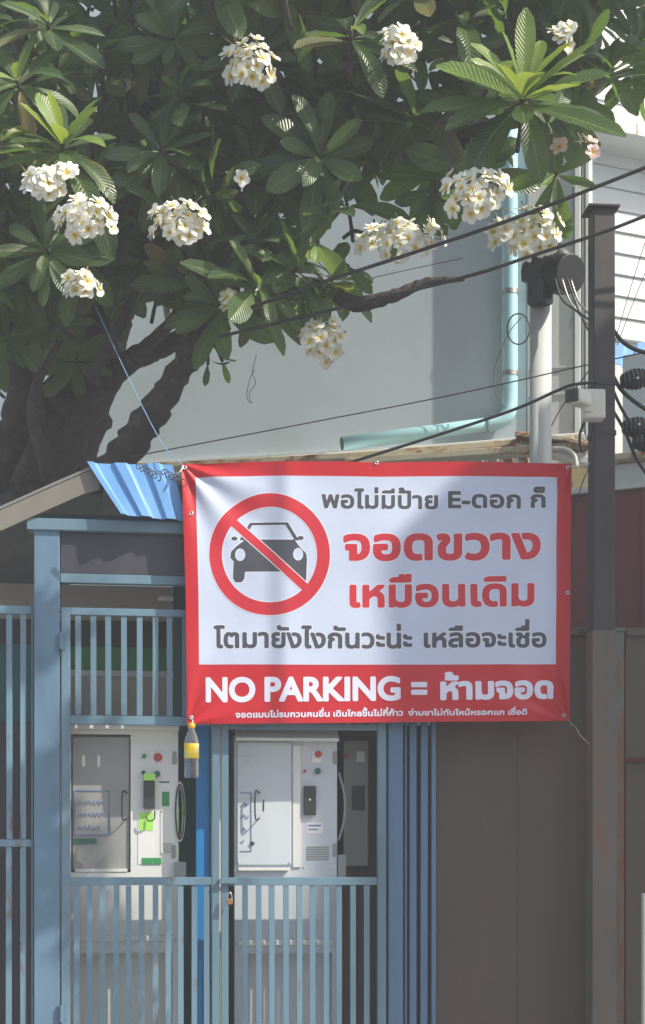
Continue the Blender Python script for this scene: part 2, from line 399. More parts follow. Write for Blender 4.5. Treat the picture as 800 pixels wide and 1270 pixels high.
def sdf(segs, X, Y):
    """signed distance (negative inside, nonzero winding) of grid nodes to outline"""
    out = np.full(X.shape, 1e3); wn = np.zeros(X.shape, int)
    ax, ay, bx, by = segs.T
    pad = 3.5
    for i in range(len(segs)):
        # distance, limited to a window round the segment
        x0, x1 = min(ax[i], bx[i])-pad, max(ax[i], bx[i])+pad; y0, y1 = min(ay[i], by[i])-pad, max(ay[i], by[i])+pad
        j0, j1 = np.searchsorted(X[0], [x0, x1]); i0, i1 = np.searchsorted(Y[:, 0], [y0, y1])
        if j1 > j0 and i1 > i0:
            xs, ys = X[i0:i1, j0:j1], Y[i0:i1, j0:j1]
            dx, dy = bx[i]-ax[i], by[i]-ay[i]; l2 = dx*dx+dy*dy+1e-12
            t = np.clip(((xs-ax[i])*dx+(ys-ay[i])*dy)/l2, 0, 1)
            out[i0:i1, j0:j1] = np.minimum(out[i0:i1, j0:j1], np.hypot(xs-ax[i]-t*dx, ys-ay[i]-t*dy))
        r0, r1 = np.searchsorted(Y[:, 0], sorted((ay[i], by[i])))
        if r1 > r0:
            yy = Y[r0:r1, 0]; xc = ax[i]+(yy-ay[i])/(by[i]-ay[i])*(bx[i]-ax[i])
            wn[r0:r1] += np.where(X[r0:r1] < xc[:, None], 1 if by[i] > ay[i] else -1, 0)
    return np.where(wn != 0, -out, out)

def march(S, X, Y, thr=0.0, run=6):
    """marching squares of S<thr; returns list of polygons in (x, y)"""
    D = thr-S; ins = D > 0; polys = []; xs, ys = X[0], Y[:, 0]
    full = ins[:-1, :-1] & ins[1:, :-1] & ins[:-1, 1:] & ins[1:, 1:]
    some = (ins[:-1, :-1] | ins[1:, :-1] | ins[:-1, 1:] | ins[1:, 1:]) & ~full
    for i in range(full.shape[0]):
        row = np.flatnonzero(full[i])
        if len(row):
            for grp in np.split(row, np.flatnonzero(np.diff(row) != 1)+1):
                for s in range(0, len(grp), run):
                    a, b = grp[s], grp[min(s+run, len(grp))-1]+1
                    polys.append([(xs[a], ys[i]), (xs[b], ys[i]), (xs[b], ys[i+1]), (xs[a], ys[i+1])])
    for i, j in zip(*np.nonzero(some)):
        c = [(xs[j], ys[i], D[i, j]), (xs[j+1], ys[i], D[i, j+1]), (xs[j+1], ys[i+1], D[i+1, j+1]), (xs[j], ys[i+1], D[i+1, j])]
        poly = []
        for k in range(4):
            a, b = c[k], c[(k+1) % 4]
            if a[2] > 0: poly.append((a[0], a[1]))
            if (a[2] > 0) != (b[2] > 0):
                t = a[2]/(a[2]-b[2]); poly.append((a[0]+(b[0]-a[0])*t, a[1]+(b[1]-a[1])*t))
        if len(poly) > 2: polys.append(poly)
    return polys

# ------------------------------------------------------------ BANNER (photo px on plane w=-.12 of the shelter's front)
BW = -.07
def corner(px, py):                                       # undo the printed rectangle's slight skew: s,t in 0..1
    t = (py-574)/323; return t
def cloth_w(px, py):
    """depth of the cloth in metres, negative towards the street"""
    s = (px-228)/480; t = (py-575)/322
    d = .012*math.sin(math.pi*min(max(s, 0), 1))*math.sin(math.pi*min(max(t, 0), 1))
    # pull folds from the top left eyelet
    for (cx_, cy_, amp, fr, ph) in ((0, 0, .0100, 11, .4), (1, 1, .0065, 13, 1.2), (0, 1, .0050, 10, 2.2), (1, 0, .0050, 9, .3)):
        dx, dy = abs(s-cx_)*1.5, abs(t-cy_); r = math.hypot(dx, dy); an = math.atan2(dy, dx)
        d += amp*math.sin(an*fr+ph)*min(1, r/.08)*math.exp(-r*2.6)
    d += .003*math.sin(px*.021+py*.006)+.0016*math.sin(px*.047-py*.03+1)+.0012*math.sin(py*.055+px*.012)
    d += -.010*math.exp(-((px-(345-(py-575)*.06))/26)**2)*.5
    return d
def edge(px, py):                                         # warped outline of the sheet
    s = (px-228)/480; t = (py-575)/322
    x = px+(-3 if t < .5 else 0)*(1-t*2 if t < .5 else 0)*max(0, 1-s*6)+(4*t*t)*max(0, 1-s*8)
    x += -2*t*max(0, s*6-5)+1.3*math.sin(t*math.pi)*max(0, 1-s*10)
    y = py+(-3.5*math.sin(math.pi*s)*(abs(math.sin(2*math.pi*s))*.6+.4))*max(0, 1-t*6)
    y += (4-8*s)*max(0, t*4-3)*.55
    return x, y
def surf(px, py, off):
    x, y = edge(px, py); p = P(x, y, BW); p.y += cloth_w(px, py)-off; return p
def banner_grid(x0, y0, x1, y1, nx, ny, off):
    v = []; f = []
    for j in range(ny+1):
        for i in range(nx+1): v.append(tuple(surf(x0+(x1-x0)*i/nx, y0+(y1-y0)*j/ny, off)))
    for j in range(ny):
        for i in range(nx):
            a = j*(nx+1)+i; f.append((a, a+nx+1, a+nx+2, a+1))
    me = bpy.data.meshes.new('sheet'); me.from_pydata(v, [], f); me.update(); return me
def vinyl(name, col, rough=.42, tr=.12, tcol=None):
    m = mat(name, col, rough, 0, .45)
    n1 = noise(m, 5, 5, .6, (1, 1, 1), 'World')
    base(m, mix(m, .5, col, ramp(m, n1, [(.3, tuple(c*.88 for c in col)), (.7, tuple(min(1, c*1.06) for c in col))])))
    n2 = noise(m, 45, 3, .5, (1, 1, 1), 'World'); bump(m, n2, .0012, .5)
    if tr: translucent(m, tcol or col, tr)
    return m
M['v_red'] = vinyl('red_vinyl', (.58, .012, .022)); M['v_white'] = vinyl('white_vinyl', (.60, .68, .86))
M['v_lred'] = vinyl('red_letter_print', (.56, .018, .035), tr=0); M['v_grey'] = vinyl('charcoal_print', (.06, .065, .085), tr=0)
M['v_lwhite'] = vinyl('white_letter_print', (.70, .72, .86), tr=0)
M['v_halo'] = vinyl('white_halo_print', (.78, .79, .86), tr=0)
bn = F.empty('banner'); tag(bn, 'red bordered white vinyl no parking banner tied in front of the blue gate', 'banner')
link('cloth', banner_grid(228, 575, 709, 896, 240, 160, 0), bn, M['v_red'], True)
link('white_panel', banner_grid(244.5, 592, 691, 824, 220, 116, .0005), bn, M['v_white'], True)

def print_mesh(name, polys, off, mk, label=None):
    v = []; f = []; cache = {}
    for pl_ in polys:
        idx = []
        for p in pl_:
            k = (round(p[0], 3), round(p[1], 3))
            if k not in cache: cache[k] = len(v); v.append(tuple(surf(p[0], p[1], off)))
            if not idx or idx[-1] != cache[k]: idx.append(cache[k])
        if len(idx) > 1 and idx[0] == idx[-1]: idx.pop()
        if len(set(idx)) == len(idx) and len(idx) > 2: f.append(tuple(reversed(idx)))
    me = bpy.data.meshes.new(name); me.from_pydata(v, [], f); me.update()
    o = link(name, me, bn, M[mk], True)
    if label: o['label'] = label
    return o
def text_line(text, x0, x1, base0, base1, em, bold, mk, h, halo=0, label=None, yscale=1.0):
    """text set between photo x0..x1, baseline from base0 to base1, em size in px"""
    s = layout(text); sx = (x1-x0-2*bold)/(s[:, [0, 2]].max()-s[:, [0, 2]].min()); x_min = s[:, [0, 2]].min()
    q = s.copy()
    for c in (0, 2): q[:, c] = x0+bold+(s[:, c]-x_min)*sx
    for c in (1, 3):
        bl = base0+(base1-base0)*(q[:, c-1]-x0)/(x1-x0); q[:, c] = bl-bold-s[:, c]*em
    xs = np.arange(x0-3, x1+3, h); ys = np.arange(q[:, [1, 3]].min()-3, q[:, [1, 3]].max()+3, h)
    X, Y = np.meshgrid(xs, ys); S = sdf(q, X, Y)
    if halo: print_mesh('letter_outline', march(S, X, Y, bold+halo), .0009, 'v_halo')
    return print_mesh('lettering', march(S, X, Y, bold), .0013, mk, label)
text_line('พอไม่มีป้าย', 399, 544, 630, 631, 27, 1.0, 'v_grey', .5, .7, 'charcoal first line of Thai lettering')
text_line('E-ดอก', 556, 646, 630, 631, 27, 1.05, 'v_grey', .5, .7)
text_line('ก็', 658, 677, 630, 630, 27, 1.05, 'v_grey', .5, .7)
text_line('จอดขวาง', 426, 671, 695, 694, 52, 2.35, 'v_lred', .6, .75, 'large red second line of Thai lettering')
text_line('เหมือนเดิม', 434, 663, 753, 752, 45, 2.0, 'v_lred', .6, .75)
text_line('โตมายังไงกันวะน่ะ', 264, 512, 804, 804, 32, 1.2, 'v_grey', .5, .7)
text_line('เหลือจะเชื่อ', 526, 679, 803, 803, 30, 1.2, 'v_grey', .5, .7)
text_line('NO PARKING', 253, 497, 870, 869, 40, 1.6, 'v_lwhite', .6, .0, 'large white NO PARKING lettering on the red strip')
text_line('=', 510, 530, 871, 871, 44, 1.5, 'v_lwhite', .6)
text_line('ห้ามจอด', 546, 688, 869, 868, 36, 1.9, 'v_lwhite', .5)
text_line('จอดแบบไม่รบกวนคนอื่น เดินไกลขึ้นไม่กี่ก้าว', 292, 500, 889, 888, 9.5, .42, 'v_lwhite', .3)
text_line('ง่ามขาไม่ทันไหม้หรอกแก เชื่อดิ', 506, 654, 888, 888, 9, .38, 'v_lwhite', .3)
# prohibition ring and slash
def field_print(name, fn, x0, y0, x1, y1, h, off, mk, halo=0, run=6):
    xs = np.arange(x0, x1, h); ys = np.arange(y0, y1, h); X, Y = np.meshgrid(xs, ys); S = fn(X, Y)
    if halo: print_mesh('symbol_outline', march(S, X, Y, halo, run), off-.0004, 'v_halo')
    return print_mesh(name, march(S, X, Y, 0, run), off, mk)
CXR, CYR = 334.5, 688
def ring(X, Y):
    r = np.hypot(X-CXR, Y-CYR); rg = np.abs(r-67)-8.0
    an = R(42); d = np.abs(-(X-CXR)*math.sin(an)+(Y-CYR)*math.cos(an))-5.2; sl = np.maximum(d, r-68)
    return np.minimum(rg, sl)
field_print('prohibition_ring', ring, 255, 608, 414, 768, .7, .0019, 'v_lred', 1.0)
def poly_sd(pts, X, Y):
    segs = np.array([(*pts[i], *pts[(i+1) % len(pts)]) for i in range(len(pts))], float); return sdf(segs, X, Y)
def car(X, Y):
    body = poly_sd([(303,670),(366,670),(372,678),(380,686),(381,694),(380,719),(378,723),(370,723),(367,718),(366,709),(304,709),(303,718),(300,722),(292,722),(289,717),(290,696),(286,692),(287,684),(293,678)], X, Y)
    cab = poly_sd([(297,670),(310,648),(357,648),(371,670)], X, Y); win = poly_sd([(303,669),(313,651),(354,651),(365,669)], X, Y)
    top = np.maximum(cab, -win)
    mir = np.minimum(np.hypot((X-291)/1.5, Y-668)-2.5, np.hypot((X-373)/1.5, Y-667)-2.5)
    lam = np.minimum(np.hypot(X-298, (Y-688)*.8)-6.2, np.hypot(X-370, (Y-687)*.8)-6.2)
    return np.maximum(np.minimum(np.minimum(body, top), mir), -lam)
field_print('car_symbol', car, 280, 642, 390, 728, .5, .0012, 'v_grey', .9)
# eyelets
for (px, py) in ((232, 580), (467, 575.5), (704, 580), (233.5, 888), (702, 889), (705, 735), (238, 637)):
    p = surf(px, py, .002); e = MB()
    ring_pts = [(p.x+.0065*math.cos(t), p.y, p.z+.0065*math.sin(t)) for t in np.linspace(0, 2*math.pi, 13)]
    e.tube(ring_pts, .0028, 6).build('eyelet', M['steel'], bn, smooth=True)

# ------------------------------------------------------------ cords of the banner
def cord(name, pts, r, mk, label, cat='cord', n=6, group=None, res=10):
    o = MB().tube(spline(pts, res), r, n).build(name, M[mk], None, smooth=True); tag(o, label, cat, group); return o
W_ = lambda px, py, off=.006: F.m @ surf(px, py, off)
e0 = W_(230, 578)
cord('cord', [at(112, 366, 6.9), at(160, 470, 6.5), at(200, 548, 6.15), e0], .0019, 'rope_blue', 'thin blue cord running from the tree down to the upper left banner corner')
cord('cord', [e0, at(222, 586, 6.12), at(205, 592, 6.2), at(188, 585, 6.3)], .003, 'rope_white', 'short white cord tying the banner corner to the shelter roof')
e1 = W_(703, 889)
k = [e1]+[at(703+x, 889+y, 6.22+.01*i) for i, (x, y) in enumerate(((6, 9), (11, 13), (16, 22), (24, 30), (32, 38)))]
cord('cord', k, .0022, 'metalband', 'short frayed cord hanging off the lower right banner corner to the post')
cord('cord', [W_(704, 579), at(722, 577, 6.3), at(742, 572, 6.28)], .0018, 'rope_white', 'thin string from the upper right banner corner to the dark post')

# ------------------------------------------------------------ hanging bottle
def lathe(prof, n=20):
    mb = MB()
    for (r, z) in prof:
        for k in range(n):
            t = 2*math.pi*k/n; mb.v.append((r*math.cos(t), r*math.sin(t), z))
    for i in range(len(prof)-1):
        for k in range(n): mb.f.append((i*n+k, i*n+(k+1) % n, (i+1)*n+(k+1) % n, (i+1)*n+k))
    mb.f.append(tuple(reversed(range(n)))); mb.f.append(tuple((len(prof)-1)*n+k for k in range(n)))
    return mb
b0 = F.m @ P(237.5, 965, -.17)
bt = empty('plastic_bottle', b0); bt.scale = (1.12, 1.12, 1.08); tag(bt, 'clear plastic bottle with a yellow label hung from the lower left banner corner', 'bottle')
m = M['pet'] = mat('clear_plastic', (.9, .93, .93), .06); pb = m.node_tree.nodes['Principled BSDF']; pb.inputs['Transmission Weight'].default_value = .92; pb.inputs['IOR'].default_value = 1.18
prof = [(.020, .0), (.026, .003), (.027, .02), (.0245, .028), (.0265, .036), (.0245, .046), (.0265, .055), (.0245, .064), (.0262, .072), (.0262, .13), (.0255, .138), (.021, .155), (.012, .178), (.0115, .186)]
lathe(prof, 24).build('bottle_body', M['pet'], bt, smooth=True)
m = M['label'] = mat('yellow_label', (.85, .6, .03), .4)
nn = noise(m, 28, 2, .5, (1, 1, .8)); base(m, ramp(m, nn, [(.42, (.85, .58, .02)), (.53, (.9, .72, .05)), (.60, (.75, .80, .6)), (.68, (.15, .4, .1))]))
lathe([(.0268, .074), (.0270, .075), (.0270, .127), (.0268, .128)], 24).build('label_sleeve', M['label'], bt, smooth=True)
lathe([(.0125, .187), (.0135, .188), (.0135, .203), (.012, .205)], 20).build('cap', mat('yellow_cap', (.8, .42, .03), .4), bt, smooth=True)
MB().tube(spline([(0, 0, .2), (.004, .01, .215), (-.003, .03, .225), (-.004, .045, .235)], 5), .002, 6).build('tie_string', M['rope_white'], bt)

# ------------------------------------------------------------ water vending machines
def hw(parent, w0):
    def f(x0, y0, x1, y1, d0, d1, mk, name, bev=0, label=None):
        a = P(x0, y1, w0); b = P(x1, y0, w0)
        o = MB().box((a.x, w0+d0, a.z), (b.x, w0+d1, b.z)).build(name, M[mk], parent, bevel=bev)
        if label: o['label'] = label
        return o
    return f
def squiggle(parent, px, py, w0, width, mk='ink', seed=0, amp=3.4, name='handwriting'):
    r = random.Random(seed); pts = []; n = int(width/1.6)
    for i in range(n): pts.append(P(px+i*1.6+r.uniform(-.7, .7), py+amp*math.sin(i*1.9+r.uniform(-.6, .6))*r.uniform(.5, 1), w0))
    MB().tube(spline(pts, 3), .0014, 5).build(name, M[mk], parent)
def print_on(parent, text, x0, x1, baseline, em, w0, mk, bold=.3, h=.45, name='lettering'):
    s = layout(text); xm = s[:, [0, 2]].min(); sx = (x1-x0)/(s[:, [0, 2]].max()-xm); q = s.copy()
    for c in (0, 2): q[:, c] = x0+(s[:, c]-xm)*sx
    for c in (1, 3): q[:, c] = baseline-s[:, c]*em
    X, Y = np.meshgrid(np.arange(x0-2, x1+2, h), np.arange(q[:, [1, 3]].min()-2, q[:, [1, 3]].max()+2, h))
    mb = MB()
    for pl_ in march(sdf(q, X, Y), X, Y, bold):
        n0 = len(mb.v); mb.v += [tuple(P(a, b, w0)) for a, b in pl_]; mb.f.append(tuple(reversed(range(n0, n0+len(pl_)))))
    mb.build(name, M[mk], parent)
def knob(parent, px, py, w0, r, mk, name='button', d=.02):
    a = P(px, py, w0); mb = MB().tube([(a.x, w0, a.z), (a.x, w0-d*.8, a.z), (a.x, w0-d, a.z)], [r, r, r*.7], 16); return mb.build(name, M[mk], parent, smooth=False, bevel=.001)
def handle(parent, px, y0, y1, w0, bend=-5):
    a, b = P(px, y0, w0), P(px, y1, w0); c, d = P(px+bend, y0, w0), P(px+bend, y1, w0)
    MB().tube(spline([(a.x, w0, a.z), (a.x, w0-.03, a.z), (c.x, w0-.034, c.z), (d.x, w0-.034, d.z), (b.x, w0-.03, b.z), (b.x, w0, b.z)], 5), .0035, 8).build('handle', M['darkgrey'], parent, smooth=True)

# machine on the left
v1 = F.empty('water_vending_machine'); tag(v1, 'white water vending machine behind the left gate leaf with a dark recessed dispensing door', 'vending machine')
W1 = .13; f = hw(v1, W1)
aL, aR = P(83, 900, W1).x, P(221, 900, W1).x; ztop = P(150, 893, W1).z
def cabinet(parent, x0, x1, W, holes, mk, top, z0=.12, depth=.5):
    """front panel with rectangular openings, plus sides, top, back as one shell"""
    xs = sorted({x0, x1, *[v for h in holes for v in (h[0], h[2])]}); zs = sorted({z0, top, *[v for h in holes for v in (h[1], h[3])]})
    mb = MB()
    for i in range(len(xs)-1):
        for j in range(len(zs)-1):
            cx_, cz_ = (xs[i]+xs[i+1])/2, (zs[j]+zs[j+1])/2
            if any(h[0] < cx_ < h[2] and h[1] < cz_ < h[3] for h in holes): continue
            n0 = len(mb.v); mb.v += [(xs[i], W, zs[j]), (xs[i+1], W, zs[j]), (xs[i+1], W, zs[j+1]), (xs[i], W, zs[j+1])]; mb.f.append((n0, n0+1, n0+2, n0+3))
    for h in holes:
        n0 = len(mb.v); d = .09
        mb.v += [(h[0], W, h[1]), (h[2], W, h[1]), (h[2], W, h[3]), (h[0], W, h[3]), (h[0], W+d, h[1]), (h[2], W+d, h[1]), (h[2], W+d, h[3]), (h[0], W+d, h[3])]
        mb.f += [(n0, n0+1, n0+5, n0+4), (n0+1, n0+2, n0+6, n0+5), (n0+2, n0+3, n0+7, n0+6), (n0+3, n0, n0+4, n0+7), (n0+4, n0+5, n0+6, n0+7)]
    n0 = len(mb.v)
    mb.v += [(x0, W, z0), (x1, W, z0), (x1, W, top), (x0, W, top), (x0, W+depth, z0), (x1, W+depth, z0), (x1, W+depth, top), (x0, W+depth, top)]
    mb.f += [(n0, n0+4, n0+5, n0+1), (n0+1, n0+5, n0+6, n0+2), (n0+2, n0+6, n0+7, n0+3), (n0+3, n0+7, n0+4, n0), (n0+4, n0+7, n0+6, n0+5)]
    return mb.build('cabinet', M[mk], parent)
h1 = P(88, 1082, W1); h2 = P(162, 911, W1); h3 = P(90, 1500, W1); h4 = P(214, 1168, W1)
cabinet(v1, aL, aR, W1, [(h1.x, h1.z, h2.x, h2.z), (h3.x, .3, h4.x, P(150, 1182, W1).z)], 'cabinet', ztop)
f(84, 893, 222, 905, -.05, -.001, 'cabinet', 'hood', .004)
f(90, 914, 160.5, 1079, .012, .018, 'recess', 'dispensing_door', .003)
handle(v1, 157, 983, 1015, W1+.012)
f(93, 1077.5, 158, 1081.5, -.004, .010, 'cabinet', 'sill', .001)
# notice sheet with blue frame and writing
a = P(92, 1036, W1+.010); b = P(136, 980, W1+.010)
fr = MB()
for p, q in (((a.x, a.z), (b.x, a.z+.004)), ((a.x, b.z-.004), (b.x, b.z)), ((a.x, a.z+.004), (a.x+.004, b.z-.004)), ((b.x-.004, a.z+.004), (b.x, b.z-.004))):
    fr.box((p[0], W1+.0085, p[1]), (q[0], W1+.0115, q[1]))
fr.build('notice_frame', M['ink'], v1)
for i, (y, ww) in enumerate(((995, 34), (1010, 36), (1026, 30))): squiggle(v1, 97, y, W1+.008, ww, seed=i+1)
# rubber feet zone / green mat inside
f(91, 1040, 120, 1046, .006, .011, 'green_knob', 'sticker')
# control strip
f(171, 962, 191, 1072, -.002, -.0005, 'inkpale', 'control_panel', 0)
f(173, 1008, 190, 1030, -.0035, -.0022, 'lime', 'instruction_panel')
f(176, 1064, 200, 1072, -.004, -.0022, 'green', 'instruction_panel')
f(178, 969, 192, 1003, -.03, -.0022, 'darkgrey', 'coin_slot', .003)
f(178, 960, 193, 968.5, -.034, -.0022, 'lime', 'coin_sign', .003)
MB().tube(spline([P(181, 1012, W1-.03), P(184, 1018, W1-.03), P(191, 1016, W1-.03), P(192, 1005, W1-.03)], 4), .003, 6).build('hook', M['darkgrey'], v1, smooth=True)
f(187, 932, 192.5, 947, -.003, -.0005, 'white', 'button_plate')
knob(v1, 196, 939.5, W1, .017, 'red_knob'); knob(v1, 179, 938, W1, .009, 'green'); knob(v1, 195, 960, W1-.001, .013, 'green_knob'); knob(v1, 178, 958, W1-.001, .008, 'darkgrey')
f(214, 932, 219, 948, -.006, -.0005, 'recess', 'hinge', .001); f(213, 1048, 218, 1064, -.006, -.0005, 'recess', 'hinge', .001)
f(199, 1004, 217, 1060, -.0025, -.0005, 'cabinet', 'service_cover', .001)
f(86, 1160, 218, 1168, -.012, -.0008, 'cabinet', 'ledge', .004)
for i in range(5): f(203, 1046+i*2.6, 214, 1047.2+i*2.6, -.0042, -.0026, 'recess', 'vent_slot')
for (px, py) in ((201, 1006), (215, 1006), (201, 1058), (172.5, 964), (189.5, 1070), (86, 908), (217, 910), (86, 1085), (217, 1085)): knob(v1, px, py, W1-.0026, .0035, 'steel', 'screw', .003)
f(196, 967, 212, 978, -.0015, -.0006, 'inkpale', 'price_sticker'); f(197.5, 969, 210.5, 971, -.0022, -.0016, 'green_knob', 'sticker_print')
f(201, 982, 210, 1000, -.0015, -.0006, 'green', 'arrow_sticker')
# green edge strip behind
f(216, 1000, 222, 1500, .02, .04, 'lime', 'edge_strip')
# coiled hose on the side
hz = empty('hose_coil', F.m @ P(223, 1007, .14), F.a); tag(hz, 'coiled grey cable hanging at the right side of the left machine', 'cable')
for j, (rx, rz) in enumerate(((.030, .115), (.034, .125), (.026, .105), (.037, .132), (.021, .112))):
    pts = [(rx*math.cos(t)*.6, .008*j-.02+.004*math.sin(3*t), rz*math.sin(t)) for t in np.linspace(0, 2*math.pi, 25)]
    MB().tube(pts, .0035, 6).build('hose', M[('darkgrey', 'inkpale', 'steel', 'darkgrey', 'lime')[j]], hz, smooth=True)
f2 = hw(sh, .10); o = MB().box((P(217, 0, .10).x, .10, P(220, 1089, .1).z), (P(231, 0, .10).x, .14, P(220, 1069, .1).z)).build('junction_box', M['recess'], sh, bevel=.003)

# machine on the right
v2 = F.empty('water_vending_machine'); tag(v2, 'grey water vending machine behind the right gate leaf with a wide door and red button', 'vending machine')
W2 = .13; f = hw(v2, W2)
aL, aR = P(291, 900, W2).x, P(418, 900, W2).x
hA = P(300, 1500, W2); hB = P(412, 1182, W2)
cabinet(v2, aL, aR, W2, [(hA.x, .3, hB.x, hB.z)], 'cabinet2', P(350, 912, W2).z)
# sloping hood that catches the striped light
hd = MB(); p = [P(291, 916, W2), P(418, 916, W2)]; zt = P(350, 905, W2+.0).z
zb = p[0].z
hd.poly([(aL, W2-.07, zb-.012), (aL, W2-.07, zb), (aR, W2-.07, zb), (aR, W2-.07, zb-.012)], .069)
hd.v += [(aL, W2-.07, zb+.002), (aR, W2-.07, zb+.002), (aR, W2+.10, zb+.09), (aL, W2+.10, zb+.09)]; n0 = len(hd.v)-4; hd.f.append((n0, n0+1, n0+2, n0+3))
hd.build('hood', M['cabinet'], v2)
f(294, 921, 361, 1073, -.012, -.0008, 'cabinet2', 'service_door', .003)
f(295, 1076, 358, 1080, -.02, -.0008, 'cabinet', 'sill', .002)
f(363, 925, 373, 1076, -.008, -.0008, 'cabinet', 'door_jamb', .002)
handle(v2, 321, 983, 1015, W2-.012)
f(326, 992, 327.3, 1006, -.0145, -.0125, 'darkgrey', 'key_slot')
a = P(298, 1056, W2-.014); b = P(312, 983, W2-.014); fr = MB()
for p, q in (((a.x, a.z), (b.x, a.z+.003)), ((a.x, b.z-.003), (b.x, b.z)), ((b.x-.003, a.z+.003), (b.x, b.z-.003))):
    fr.box((p[0], W2-.0150, p[1]), (q[0], W2-.0128, q[1]))
fr.build('notice_frame', M['ink'], v2)
for i, (y, ww) in enumerate(((998, 11), (1013, 12), (1028, 9), (1043, 5))): squiggle(v2, 299, y, W2-.0145, ww, seed=i+11)
for i, (y, ww) in enumerate(((938, 16), (945, 15), (952, 6), (958, 5), (924, 6))): squiggle(v2, 297, y, W2-.0135, ww, 'inkpale', seed=i+31, amp=.8, name='small_print')
knob(v2, 313, 1046, W2-.013, .009, 'darkgrey', 'lock_button', .008)
f(387, 932, 398, 946, -.003, -.0008, 'white', 'button_plate'); knob(v2, 394.5, 935.5, W2-.003, .014, 'red_knob'); knob(v2, 394, 956.5, W2-.001, .013, 'green_knob'); knob(v2, 378, 956.5, W2-.001, .006, 'red_knob', 'lamp')
f(376.5, 975, 391.5, 1011, -.02, -.0008, 'darkgrey', 'coin_slot', .003); knob(v2, 384, 992, W2-.0205, .005, 'steel', 'coin_button', .004)
f(413, 932, 418, 948, -.006, -.0008, 'recess', 'hinge', .001); f(413, 1046, 418, 1062, -.006, -.0008, 'recess', 'hinge', .001)
f(295, 1165, 414, 1173, -.012, -.0008, 'cabinet', 'ledge', .004)
f(419, 1060, 429, 1090, -.01, .03, 'recess', 'bracket', .002)
for (px, py) in ((296, 923.5), (359, 923.5), (296, 1070), (359, 1070)): knob(v2, px, py, W2-.0122, .0035, 'steel', 'screw', .003)
for (px, py) in ((377, 922), (410, 922), (377, 1076), (410, 1076)): knob(v2, px, py, W2-.0008, .0035, 'steel', 'screw', .003)
f(380, 1020, 400, 1034, -.0016, -.0008, 'inkpale', 'sticker'); f(382, 1023, 398, 1025, -.0024, -.0017, 'ink', 'sticker_print'); f(382, 1028, 394, 1029.5, -.0024, -.0017, 'ink', 'sticker_print')
for i in range(6): f(380, 1050+i*3, 408, 1051.4+i*3, -.0026, -.0009, 'recess', 'vent_slot')
# third machine, set back and darker
v3 = F.empty('vending_machine_side'); v3.name = 'control_cabinet'; tag(v3, 'narrow dark grey control cabinet right of the right vending machine', 'cabinet')
W3 = .30; f = hw(v3, W3)
cz = P(440, 916, W3)
f(424, 917, 458, 1076, 0, .3, 'darkgrey', 'cabinet_body', .012)
f(426, 919, 456, 1074, -.006, -.0008, 'recess', 'front_cover', .008)
f(442, 932, 452, 945, -.009, -.0068, 'inkpale', 'sticker'); knob(v3, 430, 938, W3-.0065, .010, 'red_knob'); f(436, 975, 452, 1005, -.012, -.0068, 'darkgrey', 'coin_slot', .002)
f(428, 1076.5, 440, 1500, .05, .1, 'darkgrey', 'leg'); f(446, 1076.5, 456, 1500, .05, .1, 'darkgrey', 'leg')
cord('cable', [F.m @ P(420, 958, .15), F.m @ P(427, 985, .13), F.m @ P(427, 1015, .13), F.m @ P(420, 1042, .15)], .006, 'recess', 'grey cable loop bulging beside the right vending machine', 'cable')
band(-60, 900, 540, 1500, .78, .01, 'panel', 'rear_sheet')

# ------------------------------------------------------------ corrugated blue sheet lying on the roof edge
def corrugated(pts4, nx, ny, amp, waves, th=.003):
    """pts4: TL, TR, BR, BL in world; trapezoidal ribs running from top to bottom"""
    a, b, c, d = [Vector(p) for p in pts4]; nrm = (b-a).cross(d-a).normalized(); v = []; f = []
    for side in (0, 1):
        for j in range(ny+1):
            for i in range(nx+1):
                s, t = i/nx, j/ny
                p = (a*(1-s)+b*s)*(1-t)+(d*(1-s)+c*s)*t
                q = (s*waves) % 1; h = max(0, min(1, (abs(q-.5)*2-.45)*5))
                p = p+nrm*(amp*h+side*th+.004*math.sin(s*5+t*4)); v.append(tuple(p))
    m_ = (nx+1)*(ny+1)
    for j in range(ny):
        for i in range(nx):
            k = j*(nx+1)+i; f += [(k, k+1, k+nx+2, k+nx+1), (m_+k, m_+k+nx+1, m_+k+nx+2, m_+k+1)]
    for i in range(nx):
        f += [(i, m_+i, m_+i+1, i+1)]; k = ny*(nx+1)+i; f += [(k, k+1, m_+k+1, m_+k)]
    for j in range(ny):
        k = j*(nx+1); f += [(k, k+nx+1, m_+k+nx+1, m_+k)]; k += nx; f += [(k, m_+k, m_+k+nx+1, k+nx+1)]
    me = bpy.data.meshes.new('corrugated'); me.from_pydata(v, [], f); me.update(); return me
sheet = link('corrugated_sheet', corrugated([F.m @ P(108, 574, -.035), F.m @ P(214, 577, -.035), F.m @ P(231, 646, -.045), F.m @ P(150, 639, -.075)], 90, 6, -.014, 2.6), None, M['bluesheet'])
tag(sheet, 'bent piece of pale blue corrugated sheet draped over the shelter roof edge', 'roof sheet')
# curling wires on the sheet
for j, (px, py) in enumerate(((182, 583), (213, 590))):
    pts = []
    for i in range(46):
        t = i*.75; pts.append(at(px-12+i*.62+3.5*math.cos(t), py-6+i*.35+4*math.sin(t), 5.98))
    o = MB().tube(spline(pts, 3), .0022, 5).build('wire_coil', M['wire'], None, smooth=True)
    tag(o, ('springy dark wire coil on the middle of the blue corrugated sheet', 'springy dark wire coil on the blue sheet next to the banner corner')[j], 'wire', 'wire coils on the blue sheet')

